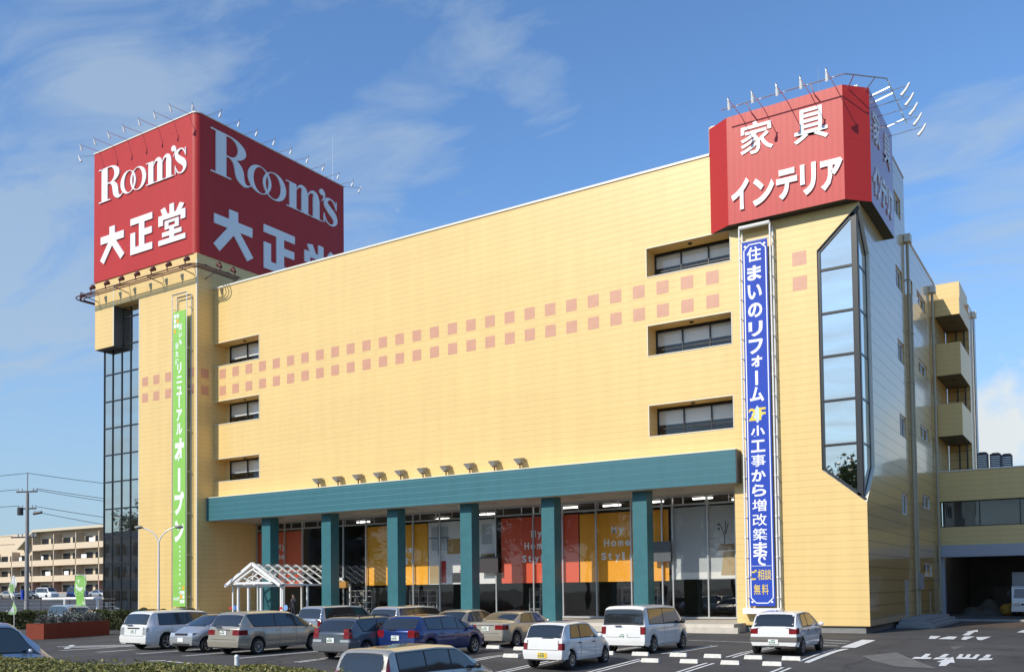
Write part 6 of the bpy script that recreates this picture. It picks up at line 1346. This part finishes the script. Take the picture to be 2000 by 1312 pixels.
for x, y, z in pts: hill.v += [(x, y - 60, 0), (x, y, z), (x, y + 120, z + 4)]
for i in range(59):
    for j in range(2): hill.f.append((i * 3 + j, i * 3 + j + 1, i * 3 + j + 4, i * 3 + j + 3)); hill.m.append(0)
tag(hill.build('hills', mat('distant wooded hill', (.06, .08, .06), .9, noise=.3, nscale=.05)), kind='structure')
# mesh fence along the road behind the hedge
fe = thing('mesh_fence', 'dark wire mesh fence between the hedge and the far car park', 'fence', (-72, 42, 0)); mb = MB(); m2 = MB()
fa, fb = Vector((-84, 36.0, 0)), Vector((-58.5, 49.0, 0))
for k in range(13): p = fa.lerp(fb, k / 12); mb.tube([(p.x, p.y, 0), (p.x, p.y, 1.9)], .03, 6)
mb.tube([(fa.x, fa.y, 1.88), (fb.x, fb.y, 1.88)], .025, 6); mb.build('post', M_['dark_metal'], fe)
for z in (.4, .7, 1.0, 1.3, 1.6): m2.tube([(fa.x, fa.y, z), (fb.x, fb.y, z)], .008, 4)
m2.build('mesh_wire', M_['metal'], fe)
gr = thing('guard_rail', 'white pipe guard rail beside the green flag', 'guard rail', (-66.5, 42, 0)); mb = MB(); mb.tube([(-68.5, 41.0, 1.95), (-64.2, 43.2, 1.95)], .11, 8); mb.build('pipe', M_['white_metal'], gr); mb = MB()
for p in ((-66.9, 41.8), (-64.6, 43.0)): mb.tube([(*p, 0), (*p, 1.95)], .10, 8)
mb.build('post', M_['white_metal'], gr)
# advertising flags
def flag_mat(name, a, b, th):
    m = mat(name, a, .6); t = m.node_tree; g = N('ShaderNodeNewGeometry', t); n = N('ShaderNodeTexNoise', t); n.inputs['Scale'].default_value = 3.2; n.inputs['Detail'].default_value = 3; t.links.new(g.outputs['Position'], n.inputs[0])
    r = N('ShaderNodeMapRange', t); r.inputs[1].default_value = th; r.inputs[2].default_value = th + .03; t.links.new(n.outputs[0], r.inputs[0]); x = N('ShaderNodeMixRGB', t); x.inputs[1].default_value = (*a, 1); x.inputs[2].default_value = (*b, 1); t.links.new(r.outputs[0], x.inputs[0]); t.links.new(x.outputs[0], t.nodes['Principled BSDF'].inputs['Base Color']); return m
M_['flag_green'] = flag_mat('printed green flag cloth', (.22, .50, .10), (.72, .76, .68), .56); M_['pale_green'] = flag_mat('sun bleached flag cloth', (.30, .55, .16), (.78, .80, .76), .46)
def flag(lab, x, y, h, w, twist, seed, cm='flag_green'):
    t = thing('advertising_flag', lab, 'flag', (x, y, 0)); r = random.Random(seed); m = MB(); m.tube([(x, y, 0), (x, y, h)], .025, 6); m.tube([(x, y, h - .04), (x - w, y - w * .4, h - .02)], .014, 5); m.build('pole', M_['white_metal'], t)
    m = MB(); n = 16
    for i in range(n + 1):
        z = h - .06 - (h - 1.15) * i / n
        for j in range(5):
            u = w * j / 4; b = .14 * math.sin(i * .55 + j * .5) * twist; k = 1 - .55 * (1 - 1 / (1 + twist * 0)) ; sh = (1 - .45 * abs(math.sin(i * .35)) * (twist - .4 if twist > .4 else 0))
            m.v.append((x - u * sh, y - u * .4 * sh + b, z + .03 * math.sin(j + i)))
    for i in range(n):
        for j in range(4): m.f.append((i * 5 + j, i * 5 + j + 1, i * 5 + j + 6, i * 5 + j + 5)); m.m.append(0)
    c = m.build('cloth', M_[cm], t, smooth=True)
flag('green advertising flag in front of the stair tower glass', -57.1, 37.1, 3.6, .75, .7, 1)
flag('twisted white and green advertising flag at the left edge', -57.2, 32.4, 3.5, .30, 1.1, 2, 'pale_green')
rsn = thing('road_sign', 'small white notice sign with red top left of the green flag', 'sign', (-64.9, 41.7, 0)); mb = MB(); mb.tube([(-64.9, 41.7, 0), (-64.9, 41.7, 2.9)], .035, 6); mb.build('post', M_['metal'], rsn); mb = MB(); mb.bar((-65.2, 41.5, 2.55), (-64.6, 41.86, 2.55), .04, .62); mb.build('plate', M_['white'], rsn); mb = MB(); mb.bar((-65.2, 41.48, 3.02), (-64.6, 41.84, 3.02), .045, .3); mb.build('red_header', M_['lamp_red'], rsn)
for x, y, lab in ((-67.9, 40.7, 'white bollard left of the guard rail'), (-70.5, 39.4, 'short white bollard near the utility pole')):
    mb = MB(); mb.tube([(x, y, 0), (x, y, 1.0)], .10, 10); mb.ball((x, y, 1.0), .1, 10, 6); tag(mb.build('bollard', M_['white_metal'], smooth=True), lab, 'bollard')
mb = MB(); x, y = -10.25, 8.95; mb.tube([(x, y, .3), (x, y, 1.40)], .03, 10); mb.ball((x, y, 1.40), .034, 10, 6); tag(mb.build('marker_post', M_['white_metal'], smooth=True), 'small pale marker post at the hedge edge below the beige minivan', 'post')
